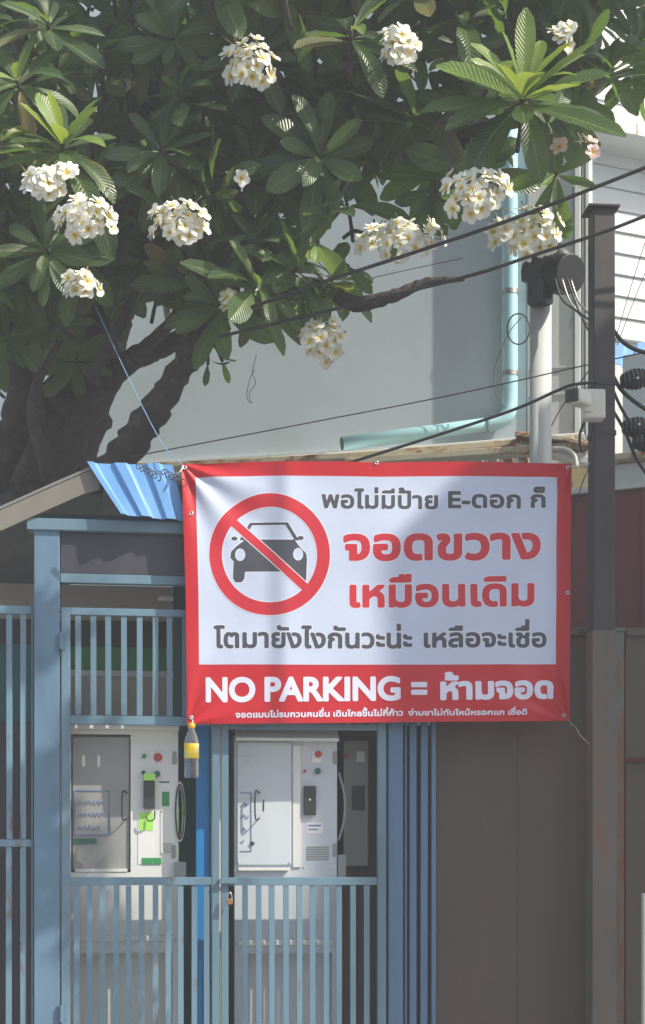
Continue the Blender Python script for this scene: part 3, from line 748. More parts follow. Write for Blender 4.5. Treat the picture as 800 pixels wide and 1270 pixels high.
# ------------------------------------------------------------ brown gate, maroon wall and posts on the right
Gt = Frame(640, 6.55, 4); Pg = Gt.P
bg = Gt.empty('sheet_metal_gate'); tag(bg, 'plain dark brown sheet metal gate in shade below the banner', 'gate')
for (x0, x1) in ((541, 741), (776, 960)):
    a, b = Pg(x0, 900, 0).x, Pg(x1, 900, 0).x; zt = Pg(640, 786, 0).z
    n_ = max(1, round((b-a)/.36))
    for i in range(n_):
        MB().box((a+(b-a)*i/n_+.0006, .001*(i % 2), .06), (a+(b-a)*(i+1)/n_-.0006, .012+.001*(i % 2), zt)).build('panel', M['brown'], bg, bevel=.001)
    MB().box((a, -.022, zt-.006), (b, .03, zt+.028)).build('rail', M['brown'], bg, bevel=.002)
    MB().box((a, -.016, .3), (b, -.001, .34)).build('rail', M['brown'], bg, bevel=.002)
a = Pg(766, 943, -.04)
MB().tube([(a.x, -.045, a.z), (Pg(960, 0, -.04).x, -.045, a.z)], .012, 10).build('bar', M['redwall'], bg, smooth=True)
MB().tube([(a.x-.004, -.08, a.z), (a.x-.004, -.02, a.z)], .019, 12).build('bolt', M['steel_dark'], bg, smooth=False)
gp = Frame(755, 6.42, 4); e = gp.empty('gate_post'); tag(e, 'rust streaked square gate post behind the dark pole', 'post')
a, b = gp.P(757, 0, 0).x, gp.P(774, 0, 0).x
MB().box((a, 0, 0), (b, .07, gp.P(760, 783, 0).z)).build('post_shaft', M['gatepost'], e, bevel=.004)
zt = gp.P(760, 783, 0).z
MB().box((a-.12, -.006, zt+.001), (b+.006, .076, zt+.016)).build('post_cap', M['gatepost'], e, bevel=.002)
# dark steel pole
pb_ = Vector(((746-CX)*6.28/FPX, 6.28, 0)); e = empty('utility_pole', pb_, R(5)); tag(e, 'dark square steel pole with a flat cap right of the banner, carrying the camera', 'pole')
hz_ = at(746, 263, 6.28).z; r_ = 27.5*6.28/FPX/2
MB().box((-r_, -r_, 0), (r_, r_, hz_)).build('shaft', M['steel_dark'], e, bevel=.006)
MB().box((-r_*1.5, -r_*1.4, hz_), (r_*1.35, r_*1.4, hz_+.008)).build('cap', M['steel_dark'], e, bevel=.001)
for py in (478, 540, 938): 
    z = at(746, py, 6.28).z; MB().box((-r_-.003, -r_-.003, z-.01), (r_+.003, r_+.003, z+.01)).build('clamp_band', M['black'] if py < 600 else M['gatepost'], e)
zs = at(746, 784, 6.28).z
MB().box((-r_-.006, -r_-.006, 0), (r_+.004, r_+.006, zs)).build('sleeve', M['sleeve'], e, bevel=.003)
# security camera with junction box
cb = empty('security_camera', at(728, 503, 6.16), R(4)); tag(cb, 'white bullet security camera with square junction box on the dark pole', 'camera')
s_ = 6.16/FPX
MB().box((-6*s_, -.035, -18*s_), (21*s_, .035, 18*s_)).build('junction_box', M['cream'], cb, bevel=.006)
MB().tube([(-.006, -.036, 0), (-.006, -.045, 0)], .038, 24).build('mount_plate', M['cream'], cb, bevel=.001)
dirn = Vector((-.62, -.78, -.10)).normalized(); c0 = Vector((-.012, -.052, .004))
MB().tube([c0, c0+dirn*.055], .019, 16).build('bracket', M['cream'], cb, smooth=True)
c1 = c0+dirn*.02
MB().beam(c1, c1+dirn*.125, .066, .062).build('camera_body', M['cream'], cb, bevel=.014)
MB().beam(c1+dirn*.121, c1+dirn*.134, .058, .054).build('camera_face', M['darkgrey'], cb, bevel=.010)
c2 = c1+dirn*.134; MB().tube([c2, c2+dirn*.003], .015, 20).build('lens', M['black'], cb, bevel=.001)
for (x, z) in ((.056, .045), (.056, -.045), (-.010, .045), (-.010, -.045)):
    MB().tube([(x, -.0355, z), (x, -.038, z)], .004, 8).build('screw', M['steel'], cb)
cord('cable', [at(726, 521, 6.2), at(719, 540, 6.18), at(722, 560, 6.2), at(733, 548, 6.22), at(736, 528, 6.24)], .0055, 'cable', 'black lead looping under the security camera', 'cable')
# grey round pole with black cable cap
pc_ = Vector(((670.5-CX)*6.75/FPX, 6.75, 0)); e = empty('conduit_pole', pc_); tag(e, 'pale grey round pole standing behind the banner beside the blue pipe', 'pole')
MB().tube([(0, 0, 0), (0, 0, 1.5), (0, 0, at(670, 335, 6.75).z)], 13.5*6.75/FPX, 32).build('shaft', M['pole_grey'], e, smooth=True)
sp = empty('cable_entrance_cap', at(684, 342, 6.66)); tag(sp, 'black rounded cable entrance hood on top of the pale grey pole', 'cable hood')
s_ = 6.66/FPX
hood = MB().tube(spline([Vector((-22*s_, .02, -8*s_)), Vector((-16*s_, 0, 12*s_)), Vector((2*s_, -.01, 20*s_)), Vector((17*s_, -.02, 8*s_))], 6), [v*s_ for v in np.interp(np.linspace(0, 1, 19), [0, .2, .6, 1], [15, 19, 20, 17])], 20)
hood.build('hood', M['black'], sp, smooth=True)
MB().tube([(8*s_, -.03, -2*s_), (20*s_, -.10, -8*s_)], [24*s_, 23*s_], 24).build('cover_disc', M['black'], sp, bevel=.004)
MB().tube([(-14*s_, 0, -34*s_), (-14*s_, 0, -4*s_)], 16*s_, 20).build('collar', M['black'], sp, smooth=False, bevel=.003)
for j, (x0, y0, xe, ye) in enumerate(((688, 345, 738, 402), (697, 346, 738, 412), (703, 344, 738, 424), (708, 347, 738, 396))):
    cord('cable', [at(x0, y0, 6.53), at(x0+9, y0+26, 6.50), at((x0+xe)/2+2, (y0+ye)/2+12, 6.46), at(xe, ye, 6.36)], .0045, 'cable' if j % 2 == 0 else 'metalband',
         ('outer left black service cable dropping from the hood to the dark pole', 'second grey service cable dropping from the hood to the dark pole', 'lowest black service cable dropping from the hood to the dark pole', 'rightmost grey service cable dropping from the hood to the dark pole')[j], 'cable', group='service cables below the black hood')

# pale post at the lower right edge
e = at(800, 1108, 6.2); o = MB().box((-.012, -.02, 0), (.03, .02, e.z)).build('edge_post', M['cream'], None, bevel=.003); o.location = (e.x, 6.2, 0); o.name = 'bollard'
tag(o, 'pale slim post top at the lower right edge of the view', 'post')

# ------------------------------------------------------------ building behind: blue-grey wall, pilaster, gutter, pipes
H = Frame(400, 9.0, -13); Ph = H.P
hb = H.empty('house'); tag(hb, 'house with plain blue grey rendered wall rising behind the banner and tree', 'house')
def hbox(x0, y0, x1, y1, w0, w1): a = Ph(x0, y1, w0); b = Ph(x1, y0, w0); return (a.x, w0, a.z), (b.x, w1, b.z)
x0, x1 = Ph(-200, 0, 0).x, Ph(653, 0, 0).x
MB().box((x0, 0, 0), (x1, .25, 7.6)).build('wall', M['wall'], hb)
xa, xb = Ph(653.5, 0, -.015).x, Ph(712, 0, -.015).x
MB().box((xa, -.015, 0), (xb, .3, 7.6)).build('pilaster', M['palewall'], hb, bevel=.01)
for i, (p_, q_, ww, mk) in enumerate(((712.5, 720, -.035, 'white'), (721, 725, -.02, 'palewall'), (726, 731, -.035, 'white'))):
    a, b = Ph(p_, 0, ww).x, Ph(q_, 0, ww).x
    MB().box((a, ww, 0), (b, .3, 7.6)).build('door_trim', M[mk], hb, bevel=.004)
for py in (455, 488): 
    p, q = hbox(655, py, 711, py+1.6, -.024, -.016); MB().box(p, q).build('ledge_strip', M['palewall'], hb)
p, q = hbox(70, 553, 712, 564, -.03, -.001); MB().box((p[0], -.03, Ph(400, 566, 0).z-.02), (q[0], -.001, Ph(400, 566, 0).z+.02)).build('flashing', M['palewall'], hb)
# lean-to roof edge: overlapping rusty strips
strips = [((160, 582), (440, 568), (712, 546), 7, 'rusty', -.55), ((260, 577), (440, 564), (725, 541), 3, 'white', -.5), ((430, 576), (560, 566), (735, 554), 8, 'rusty', -.60), ((640, 541), (700, 547), (735, 556), 5, 'rusty', -.62), ((640, 558), (690, 563), (733, 575), 9, 'palewall', -.58)]
for a, b, c, th, mk, w0 in strips:
    mb = MB(); pa, pb2, pc2 = Ph(*a, w0), Ph(*b, w0), Ph(*c, w0); hh = th*8.5/FPX
    for u, v in ((pa, pb2), (pb2, pc2)): mb.beam(u, v, .12, hh)
    mb.build('gutter_strip', M[mk], hb, bevel=.004)
# slatted underside boards lit at the edge
for i in range(16):
    px = 372+i*19; a = Ph(px, 572-i*1.3, -.52); MB().box((a.x, -.5, a.z-.012), (a.x+.05, -.1, a.z+.004)).build('roof_batten', M['rusty'], hb)
a = Ph(700, 563, -.66)
MB().tube(spline([Ph(684, 556, -.66), Ph(700, 556, -.66), Ph(712, 564, -.66), Ph(715, 580, -.66)], 5), .014, 8).build('conduit', M['cream'], hb, smooth=True)
p, q = hbox(640, 573, 738, 622, -.5, -.42); MB().box(p, q).build('gable_panel', M['ochre'], hb)

Y_p = -.055
dp = H.empty('downpipe'); tag(dp, 'pale blue plastic downpipe with a sloping lower run ending open over the banner', 'pipe')
rp_ = 9.3*8.6/FPX
path = spline([Ph(633, 160, Y_p), Ph(633, 300, Y_p), Ph(633, 480, Y_p)], 6)+spline([Ph(633, 500, Y_p), Ph(630, 514, Y_p-.01), Ph(619, 523, Y_p-.02), Ph(604, 527, Y_p-.03)], 5)
MB().tube(path, rp_, 24).build('pipe_riser', M['pipe'], dp, smooth=True)
l0, l1 = Ph(600, 527, Y_p-.03), Ph(424, 550.5, Y_p-.42)
ml = MB(); ml.tube([l0, l1], rp_*.92, 24, caps=False); ml.tube([l1, l0], rp_*.82, 24, caps=False)
n0 = len(ml.v)
for k in range(24): ml.f.append((24+k, 24+(k+1) % 24, 48+(24-(k+1)) % 24, 48+(24-k) % 24))
ml.build('pipe_run', M['pipe'], dp, smooth=True)
MB().tube([l1+(l0-l1).normalized()*.05, l1+(l0-l1).normalized()*.06], rp_*.80, 20).build('pipe_dark_disc', M['black'], dp)  # black disc stands in for the shade inside the open pipe
for py in (363, 464): 
    a = Ph(633, py, Y_p); MB().tube([(a.x, a.y, a.z-.014), (a.x, a.y, a.z+.014)], rp_*1.07, 24).build('pipe_clip', M['metalband'], dp, smooth=False)
cord('wire_loop', [H.m @ Ph(643+14*math.cos(t), 408+19*math.sin(t), -.32-.004*i) for i, t in enumerate(np.linspace(.3, 4*math.pi, 26))], .004, 'cable', 'small coil of black wire hanging beside the blue downpipe', 'wire', res=3)
cord('wire', [H.m @ Ph(648, 392, -.3), H.m @ Ph(630, 415, -.3), H.m @ Ph(614, 455, -.3), H.m @ Ph(614, 485, -.3), H.m @ Ph(626, 505, -.28)], .0025, 'wire', 'thin black wire trailing down left of the blue downpipe', 'wire')
cord('wire', [at(318, 440, 6.9), at(313, 462, 6.9), at(317, 475, 6.9), at(309, 488, 6.9), at(312, 500, 6.9), at(306, 492, 6.9), at(310, 470, 6.9), at(316, 458, 6.9)], .0016, 'wire', 'little curl of dark wire dangling under the hanging leaves', 'wire')

# white clad building far right with planks
K = Frame(760, 11.5, 22); Pk = K.P
wb = K.empty('clad_house'); tag(wb, 'brightly sunlit house with white horizontal cladding at the right edge', 'house')
xa, xb = Pk(725, 0, 0).x, Pk(1000, 0, 0).x; y = 184
pys = [211.5+i*26.4 for i in range(-5, 9)]
for i in range(len(pys)-1):
    a, b = Pk(780, pys[i], 0).z, Pk(780, pys[i+1], 0).z
    mb = MB(); n0 = 0
    mb.v = [(xa, -.004, a-.004), (xb, -.004, a-.004), (xb, -.024, b+.002), (xa, -.024, b+.002), (xa, .02, a-.004), (xb, .02, a-.004), (xb, .02, b+.002), (xa, .02, b+.002)]
    mb.f = [(0, 3, 2, 1), (4, 5, 6, 7), (0, 1, 5, 4), (3, 7, 6, 2), (0, 4, 7, 3), (1, 2, 6, 5)]
    mb.build('plank', M['white'], wb)
MB().box((xa, .021, 0), (xb, .3, 9)).build('wall', M['palewall'], wb)
MB().box((xa-.1, -.35, Pk(780, 197, 0).z), (xb, .02, Pk(780, 187, 0).z+.1)).build('eave', M['palewall'], wb)
# blue awning sheets under it
J = Frame(760, 9.4, 10)
aw = link('awning', corrugated([at(700, 427, 9.9), at(900, 420, 9.4), at(900, 462, 8.4), at(690, 446, 8.8)], 80, 4, .02, 7), None, M['bluesheet'])
tag(aw, 'blue corrugated awning behind the dark pole at the right edge', 'awning')
# lower pale wall, fascia and maroon sheet wall on the right
Rr = Frame(760, 7.9, -24); Pr = Rr.P
rb = Rr.empty('lean_to'); tag(rb, 'lean to with pale upper wall and maroon sheet wall behind the dark pole', 'lean-to')
xa, xb = Pr(711, 0, 0).x, Pr(960, 0, 0).x
zc = Pr(760, 603, 0).z
xw = Pr(640, 0, 0).x
MB().box((xw, 0, 0), (xb, .05, zc-.03)).build('maroon_panel', M['redwall'], rb)
for i in range(10):
    u = xw+.05+i*.21; MB().box((u, -.012, 0), (u+.03, -.0005, zc-.032)).build('rib', M['redwall'], rb, bevel=.003)
MB().box((xw, -.03, zc-.028), (xb, .06, zc+.004)).build('cap_rail', M['palewall'], rb, bevel=.003)
xp = Pr(757, 0, .01).x
MB().box((xp, .01, zc+.006), (xb, .05, Pr(780, 574, 0).z)).build('fascia', M['palewall'], rb, bevel=.002)
za = Pr(780, 573, 0).z
MB().box((xp, -.05, za+.002), (xb, .06, za+.04)).build('gutter', M['rusty'], rb, bevel=.006)
MB().box((xp, .3, za-.2), (xb+.4, .4, Pr(780, 440, .3).z)).build('upper_wall', M['wall'], rb)

# ------------------------------------------------------------ overhead cables
cord('overhead_cable', [at(1100, 90, 5.9), at(800, 208, 6.0), at(640, 270, 6.1), at(520, 311, 6.2), at(400, 350, 6.35), at(300, 385, 6.5)], .0075, 'cable', 'upper thick black cable sloping from the upper right corner into the tree', 'cable')
cord('overhead_cable', [at(1100, 150, 6.05), at(800, 268, 6.1), at(745, 289, 6.12), at(660, 317, 6.2), at(575, 344, 6.25), at(400, 387, 6.4), at(270, 418, 6.6)], .007, 'cable', 'second black cable passing in front of the dark pole into the branches', 'cable')
cord('overhead_cable', [at(742, 474, 6.2), at(712, 477, 6.22), at(690, 485, 6.25), at(640, 507, 6.3), at(560, 534, 6.35), at(430, 575, 6.4), at(380, 592, 6.45)], .0065, 'cable', 'black cable from the pole clamp down behind the top edge of the banner', 'cable')
cord('guy_wire', [at(800, 437, 6.4), at(735, 451, 6.4), at(560, 490, 6.6), at(380, 525, 6.8), at(160, 567, 7.0)], .0028, 'wire', 'thin twisted wire sloping across the blue grey wall', 'wire')
cord('guy_wire', [at(575, 320, 7.6), at(660, 302, 7.6), at(520, 335, 7.6), at(430, 352, 7.6)][:1]+[at(500, 336, 7.6), at(430, 352, 7.6)], .002, 'wire', 'very thin wire crossing the wall just above the bare limb', 'wire')
cord('drop_wire', [at(738, 450, 6.45), at(700, 500, 6.5), at(684, 528, 6.5)], .0025, 'wire', 'thin dark wire slanting between the grey pole and the dark pole', 'wire')
cord('drop_wire', [at(733, 575, 6.5), at(722, 600, 6.45), at(710, 640, 6.4)], .0028, 'wire', 'thin dark wire slanting down to the right edge of the banner', 'wire')
for j, (a, b) in enumerate((((815, 255), (762, 425)), ((812, 310), (764, 432)))):
    cord('stay_wire', [at(*a, 9.6), at(a[0]*.5+b[0]*.5-1, a[1]*.5+b[1]*.5, 9.6), at(*b, 9.6)], .0028, 'wire', ('left thin diagonal stay wire in front of the white cladding', 'right thin diagonal stay wire in front of the white cladding')[j], 'wire', group='stay wires before the cladding')
rc = [([(757, 405), (775, 426), (800, 437), (840, 440)], .009, 'topmost thick cable curving right from the dark pole past the awning'),
      ([(758, 462), (772, 485), (800, 507), (840, 530)], .009, 'middle thick cable sagging right of the dark pole between the clamps'),
      ([(759, 481), (770, 505), (785, 530), (800, 548)], .007, 'cable running from the dark pole through the lower black clamp'),
      ([(758, 505), (775, 535), (790, 570), (815, 605)], .007, 'lowest cable slanting right of the dark pole over the fascia')]
for pts, r, lab in rc: cord('overhead_cable', [at(x, y, 6.35+.01*i) for i, (x, y) in enumerate(pts)], r, 'cable', lab, 'cable')
for j, (px, py) in enumerate(((788, 473), (790, 530), (803, 548))):
    e = empty('cable_clamp', at(px, py, 6.34)); tag(e, ('upper black ribbed cable splice clamp by the right edge', 'lower black ribbed cable splice clamp with a bolt by the right edge', 'black ribbed cable clamp half out of frame at the right edge')[j], 'clamp', 'black cable clamps')
    s_ = 6.34/FPX; mb = MB(); nn_ = 15
    pts = [Vector((-18*s_+36*s_*i/(nn_-1), 0, (.02 if j == 0 else .0)*i/nn_)) for i in range(nn_)]
    rs = [(6+6*math.sin(math.pi*(i+.4)/nn_)+(1.4 if i % 2 else 0))*s_ for i in range(nn_)]
    mb.tube(pts, rs, 12).build('clamp_body', M['black'], e, bevel=.001)
    MB().tube([(0, -.05, 0), (0, -.035, 0)], .005, 8).build('bolt', M['steel'], e)

# ------------------------------------------------------------ FRANGIPANI TREE
root = at(60, 600, 8.0); root.z = 0
tr = empty('frangipani_tree', root); tag(tr, 'large frangipani tree with long dark leaves and white flower clusters filling the top', 'tree')
def tl(p): return Vector(p)-root
def limb(name, ctrl, radii, knob_=.0, seg=None, lab=None):
    pts = spline([tl(p) for p in ctrl], seg or 14); r0 = np.interp(np.linspace(0, 1, len(pts)), np.linspace(0, 1, len(radii)), radii)
    r = random.Random(len(pts)*7+int(radii[0]*1000))
    rs = [max(.004, a*(1+r.uniform(-.06, .06)+(knob_ if i % 3 == 0 else -knob_*.4))) for i, a in enumerate(r0)]
    jit = [p+Vector((r.uniform(-1, 1), r.uniform(-1, 1), r.uniform(-1, 1)))*a*.08 for p, a in zip(pts, r0)]
    o = MB().tube(jit, rs, 12).build(name, M['bark'], tr, smooth=True)
    if lab: o['label'] = lab
    return o
px2r = lambda w_, Y: w_*Y/FPX/2
T = 7.9
limb('trunk', [Vector((root.x, root.y, 0)), at(35, 760, T), at(55, 610, T), at(95, 510, T), at(122, 430, T), at(148, 340, T), at(160, 240, T), at(150, 120, T), at(170, -60, T)],
     [.25, .23, .20, px2r(84, T), px2r(66, T), px2r(55, T), px2r(50, T), px2r(40, T), px2r(30, T)], .02)
limb('branch', [at(60, 600, 7.8), at(98, 530, 7.7), at(146, 460, 7.6), at(190, 434, 7.5), at(225, 420, 7.4), at(262, 380, 7.2), at(255, 325, 7.1)], [px2r(50, 7.8), px2r(34, 7.7), px2r(28, 7.6), px2r(30, 7.5), px2r(22, 7.4), px2r(16, 7.3), px2r(12, 7)], .03, 9)
limb('branch', [at(80, 640, 7.5), at(142, 578, 7.35), at(190, 512, 7.2), at(232, 448, 7.1), at(266, 405, 7.0), at(276, 370, 6.95), at(290, 330, 6.9)], [px2r(50, 7.5), px2r(40, 7.3), px2r(38, 7.2), px2r(30, 7.1), px2r(24, 7), px2r(16, 7), px2r(12, 7)], .13, 10, 'knobbly slanting branch against the pale wall')
limb('branch', [at(140, 330, 7.8), at(190, 300, 7.5), at(250, 325, 7.2), at(330, 352, 7.0), at(400, 358, 6.9), at(440, 377, 6.85), at(490, 366, 6.8), at(530, 350, 6.8), at(576, 346, 6.8)], [px2r(40, 7.7), px2r(30, 7.4), px2r(26, 7.2), px2r(22, 7.0), px2r(20, 6.9), px2r(19, 6.9), px2r(15, 6.9), px2r(11, 6.9), px2r(5, 6.8)], .07, 9, 'long bare horizontal limb, tip pointing right')
limb('branch', [at(-40, 640, 7.9), at(10, 560, 7.8), at(28, 480, 7.7), at(20, 400, 7.7), at(40, 300, 7.7), at(30, 180, 7.4)], [px2r(60, 7.9), px2r(50, 7.9), px2r(36, 7.8), px2r(30, 7.7), px2r(22, 7.7), px2r(14, 7.7)], .05, 9)
limb('branch', [at(20, 560, 7.75), at(55, 490, 7.8), at(95, 445, 7.9), at(130, 400, 8.1)], [px2r(24, 7.8), px2r(24, 7.8), px2r(18, 7.9), px2r(14, 8)], .04, 8)
limb('branch', [at(155, 260, 7.9), at(260, 200, 7.7), at(380, 180, 7.4), at(500, 190, 7.0), at(600, 160, 6.7), at(650, 130, 6.4)], [px2r(40, 7.9), px2r(32, 7.7), px2r(28, 7.4), px2r(22, 7.1), px2r(16, 6.8), px2r(12, 6.5)], .05, 9)
limb('branch', [at(160, 150, 7.9), at(280, 60, 7.6), at(420, 0, 7.2), at(560, -50, 7.1), at(680, -40, 6.8)], [px2r(40, 7.9), px2r(34, 7.7), px2r(30, 7.4), px2r(26, 7.1), px2r(22, 6.8), px2r(14, 6.5)], .05, 9)
limb('branch', [at(160, 260, 7.9), at(110, 200, 7.5), at(90, 180, 7.0), at(80, 185, 6.6)], [px2r(30, 7.9), px2r(22, 7.7), px2r(16, 7.1), px2r(10, 6.5)], .05, 9)

def leaf_mesh(Ln, Wd, fold, bend, nl=8, curl=0):
    """one obovate leaf along +y, upper face +z; returns verts, faces, uvs"""
    v = []; uv = []; f = []
    cross = (-1, -.5, 0, .5, 1)
    ang = 0; y = z = 0; ds = Ln/nl
    for i in range(nl+1):
        s = i/nl
        wdt = Wd*(.10+.90*math.sin(math.pi*min(1, s*.93+.02)**1.45)**.75) if s < .995 else Wd*.16
        if s > .9: wdt *= .82 if s < .99 else 1
        for c in cross:
            h = fold*abs(c)*wdt+(.05*wdt*math.sin(s*20+c*2) if abs(c) == 1 else 0)+curl*c*s*wdt
            v.append((c*wdt, y-math.sin(ang)*h, z+math.cos(ang)*h)); uv.append((c, s))
        a2 = -bend*(s+.5/nl)*1.6; ang = a2
        y += math.cos(a2)*ds; z += math.sin(a2)*ds
    for i in range(nl):
        for k in range(4):
            a = i*5+k; f.append((a, a+1, a+6, a+5))
    return np.array(v), f, uv
protos = []
for i in range(10):
    r = random.Random(40+i)
    protos.append(leaf_mesh(r.uniform(.27, .35), r.uniform(.043, .056), r.uniform(.12, .45), r.uniform(-.1, .75), 8, r.uniform(-.25, .25)))
def proto_mesh(k, mk):
    v, f, uv = protos[k]; me = bpy.data.meshes.new('leaf'); me.from_pydata(v.tolist(), [], f)
    u = me.uv_layers.new(name='UVMap'); li = np.empty(len(me.loops), int); me.loops.foreach_get('vertex_index', li)
    u.data.foreach_set('uv', np.array(uv)[li].ravel()); me.polygons.foreach_set('use_smooth', [True]*len(f)); me.materials.append(M[mk]); me.update(); return me
PM = {(k, mk): proto_mesh(k, mk) for k in range(10) for mk in ('leaf', 'leaf_young', 'leaf_old')}

twig_list = []
leaves = []   # (matrix world, proto, material, prio)
twigs = MB()
def rosette(c, axis, n=16, size=1.0, mk='leaf', spread=(40, 105), prio=0, young_lit=0, rr=None):
    rr = rr or rnd; axis = Vector(axis).normalized(); q = axis.to_track_quat('Z', 'Y'); c = Vector(c)
    ph = rr.uniform(0, 6.28)
    for i in range(n):
        t = i/n; az = ph+i*2.39996+rr.uniform(-.25, .25); tilt = R(spread[0]+(spread[1]-spread[0])*t**.8+rr.uniform(-10, 10))
        rot = Matrix.Rotation(az, 4, 'Z') @ Matrix.Rotation(R(90)-tilt, 4, 'X') @ Matrix.Rotation(rr.uniform(-.35, .35), 4, 'Y')
        sc_ = size*(.68+.42*t)*rr.uniform(.72, 1.16)
        off = q @ (rot.to_3x3() @ Vector((0, .015, 0)))-axis*.05*t
        m_ = Matrix.Translation(c+off) @ q.to_matrix().to_4x4() @ rot @ Matrix.Scale(sc_, 4)
        k = 'leaf_young' if (young_lit and t < young_lit) else mk
        if mk == 'leaf' and rr.random() < .05 and t > .5: k = 'leaf_old'
        leaves.append((m_, rr.randrange(10), k, prio+rr.random()*.3, len(twig_list)))
    twig_list.append((c, axis, prio, len(twig_list)))

# key rosettes (as the photo shows them)
rosette(at(648, 118, 6.15), (-.05, -.72, .68), 30, 1.32, spread=(22, 108), prio=9, young_lit=.5)
rosette(at(78, 178, 6.2), (.10, -.62, .75), 20, .98, spread=(22, 105), prio=9, young_lit=.35)
rosette(at(436, 38, 6.3), (.05, -.7, .7), 14, .85, prio=8, young_lit=.2)
rosette(at(22, 100, 6.3), (-.1, -.75, .6), 17, .95, prio=8, young_lit=.12)
rosette(at(60, 25, 6.4), (.1, -.7, .6), 16, .95, prio=7)
rosette(at(0, 175, 6.35), (.2, -.6, .7), 15, .85, prio=7, young_lit=.2)
rosette(at(765, 60, 6.25), (.1, -.6, .7), 18, .95, prio=8, young_lit=.25)
rosette(at(720, 10, 6.3), (.1, -.6, .7), 16, .95, prio=7)
rosette(at(790, 150, 6.3), (.3, -.6, .4), 11, .8, prio=7)
rosette(at(570, 15, 6.5), (-.1, -.6, .8), 16, .95, prio=7, young_lit=.1)
rosette(at(690, 215, 6.5), (.0, -.5, -.1), 14, .8, spread=(50, 110), prio=7, young_lit=.1)
rosette(at(200, 185, 6.6), (.05, -.8, .45), 17, 1.0, prio=6)
rosette(at(585, 215, 6.7), (-.1, -.7, -.2), 14, .95, prio=6)
rosette(at(540, 240, 6.8), (.0, -.5, -.6), 10, .85, prio=6, spread=(20, 80))
# hanging pale leaves under the limb
for (px, py, n_, sz, ax, mk) in ((318, 378, 9, .62, (.1, -.3, -.9), 'leaf_old'), (350, 372, 8, .6, (.2, -.3, -.9), 'leaf_young'), (378, 368, 8, .62, (.3, -.3, -.8), 'leaf'), (405, 355, 8, .6, (.4, -.4, -.7), 'leaf_young'),
                                 (258, 452, 3, .34, (.0, -.1, -1), 'leaf'), (276, 448, 3, .36, (.4, -.2, -.9), 'leaf_young'), (432, 330, 8, .6, (.3, -.5, -.4), 'leaf'), (395, 300, 12, .8, (.2, -.7, -.2), 'leaf_young'), (455, 290, 9, .7, (.4, -.5, -.3), 'leaf')):
    rosette(at(px, py, 6.85), ax, n_, sz, mk, (10, 50), 5)
# canopy fill in view: rows of (x range, lower edge)
def lower(px):
    return np.interp(px, [-60, 0, 60, 100, 150, 200, 260, 300, 420, 440, 480, 560, 620, 700, 760, 900], [480, 430, 400, 350, 350, 380, 400, 385, 360, 290, 235, 230, 195, 165, 120, 100])
cand = []
tries = 0
while len(cand) < 192 and tries < 20000:
    tries += 1; px = rnd.uniform(-70, 870); py = rnd.uniform(-90, 440); Y = rnd.choice((rnd.uniform(6.5, 7.2), rnd.uniform(6.9, 8.4) if px < 260 else rnd.uniform(6.7, 7.5)))
    if py > lower(px)-15: continue
    c = at(px, py, Y)
    if all((c-o_).length > .235 for o_ in cand): cand.append(c)
for c in cand:
    ax = Vector((rnd.uniform(-.5, .5), rnd.uniform(-1.0, -.1), rnd.uniform(-.35, .8)))
    rosette(c, ax, rnd.randint(13, 18), rnd.uniform(.8, 1.1), prio=2-(c.y-6.5))
# extra curtain low on the left behind the trunk
for _ in range(22):
    px, py = rnd.uniform(-50, 110), rnd.uniform(330, 470); rosette(at(px, py, rnd.uniform(8.1, 8.9)), (rnd.uniform(-.5, .5), -.7, rnd.uniform(-.4, .5)), 13, .8, prio=0)
for px, py, Y_ in ((25, 345, 7.0), (75, 330, 7.1), (10, 420, 7.1), (60, 405, 7.2), (130, 300, 7.0), (175, 320, 7.0), (225, 345, 6.9), (265, 330, 6.85), (305, 345, 6.85), (95, 450, 7.5), (340, 320, 6.8)):
    rosette(at(px, py, Y_), (rnd.uniform(-.5, .5), -.7, rnd.uniform(-.5, .2)), 14, .78, prio=1.5)
for a, b, c in (((20, 600, 7.6), (50, 520, 7.5), (40, 430, 7.4)), ((60, 590, 7.5), (40, 500, 7.3), (75, 420, 7.2)), ((110, 470, 7.4), (150, 400, 7.2), (180, 330, 7.0)), ((170, 440, 7.4), (215, 395, 7.1), (225, 350, 6.95))):
    limb('branch', [at(*a), at(*b), at(*c)], [.035, .025, .014], .06, 9)
# crown above and to the right of the frame: this is what shades the part in view
LIT = [((40, 50), 95), ((740, 60), 110), ((560, 60), 70), ((60, 150), 80), ((690, 200), 50), ((380, 380), 45), ((250, 30), 30), ((180, 210), 30), ((648, 118), 105), ((78, 190), 62), ((108, 272), 30), ((222, 278), 26), ((310, 80), 26), ((592, 240), 40), ((505, 295), 36), ((436, 38), 36), ((765, 60), 50), ((22, 90), 50), ((530, 348), 25), ((495, 55), 24), ((400, 420), 26), ((100, 355), 20), ((660, 285), 34), ((55, 232), 24), ((720, 190), 30)]
up = []
tries = 0
while len(up) < 230 and tries < 6000:
    tries += 1; px = rnd.uniform(-60, 860); py = rnd.uniform(-80, 400)
    if py > lower(px)+20: continue
    if any(math.hypot(px-a[0], py-a[1]) < r_+22 for a, r_ in LIT): continue
    c = at(px, py, 6.9)+sdir*rnd.uniform(1.6, 3.6)
    ipx, ipy = CX+c.x/c.y*FPX, HY-(c.z-EYE)/c.y*FPX
    if -20 < ipx < 820 and ipy > -20: continue
    if all((c-o_).length > .20 for o_ in up): up.append(c)
for c in up: rosette(c, (rnd.uniform(-.6, .6), rnd.uniform(-.8, .4), rnd.uniform(.2, 1)), 14, rnd.uniform(.9, 1.15), prio=-5)
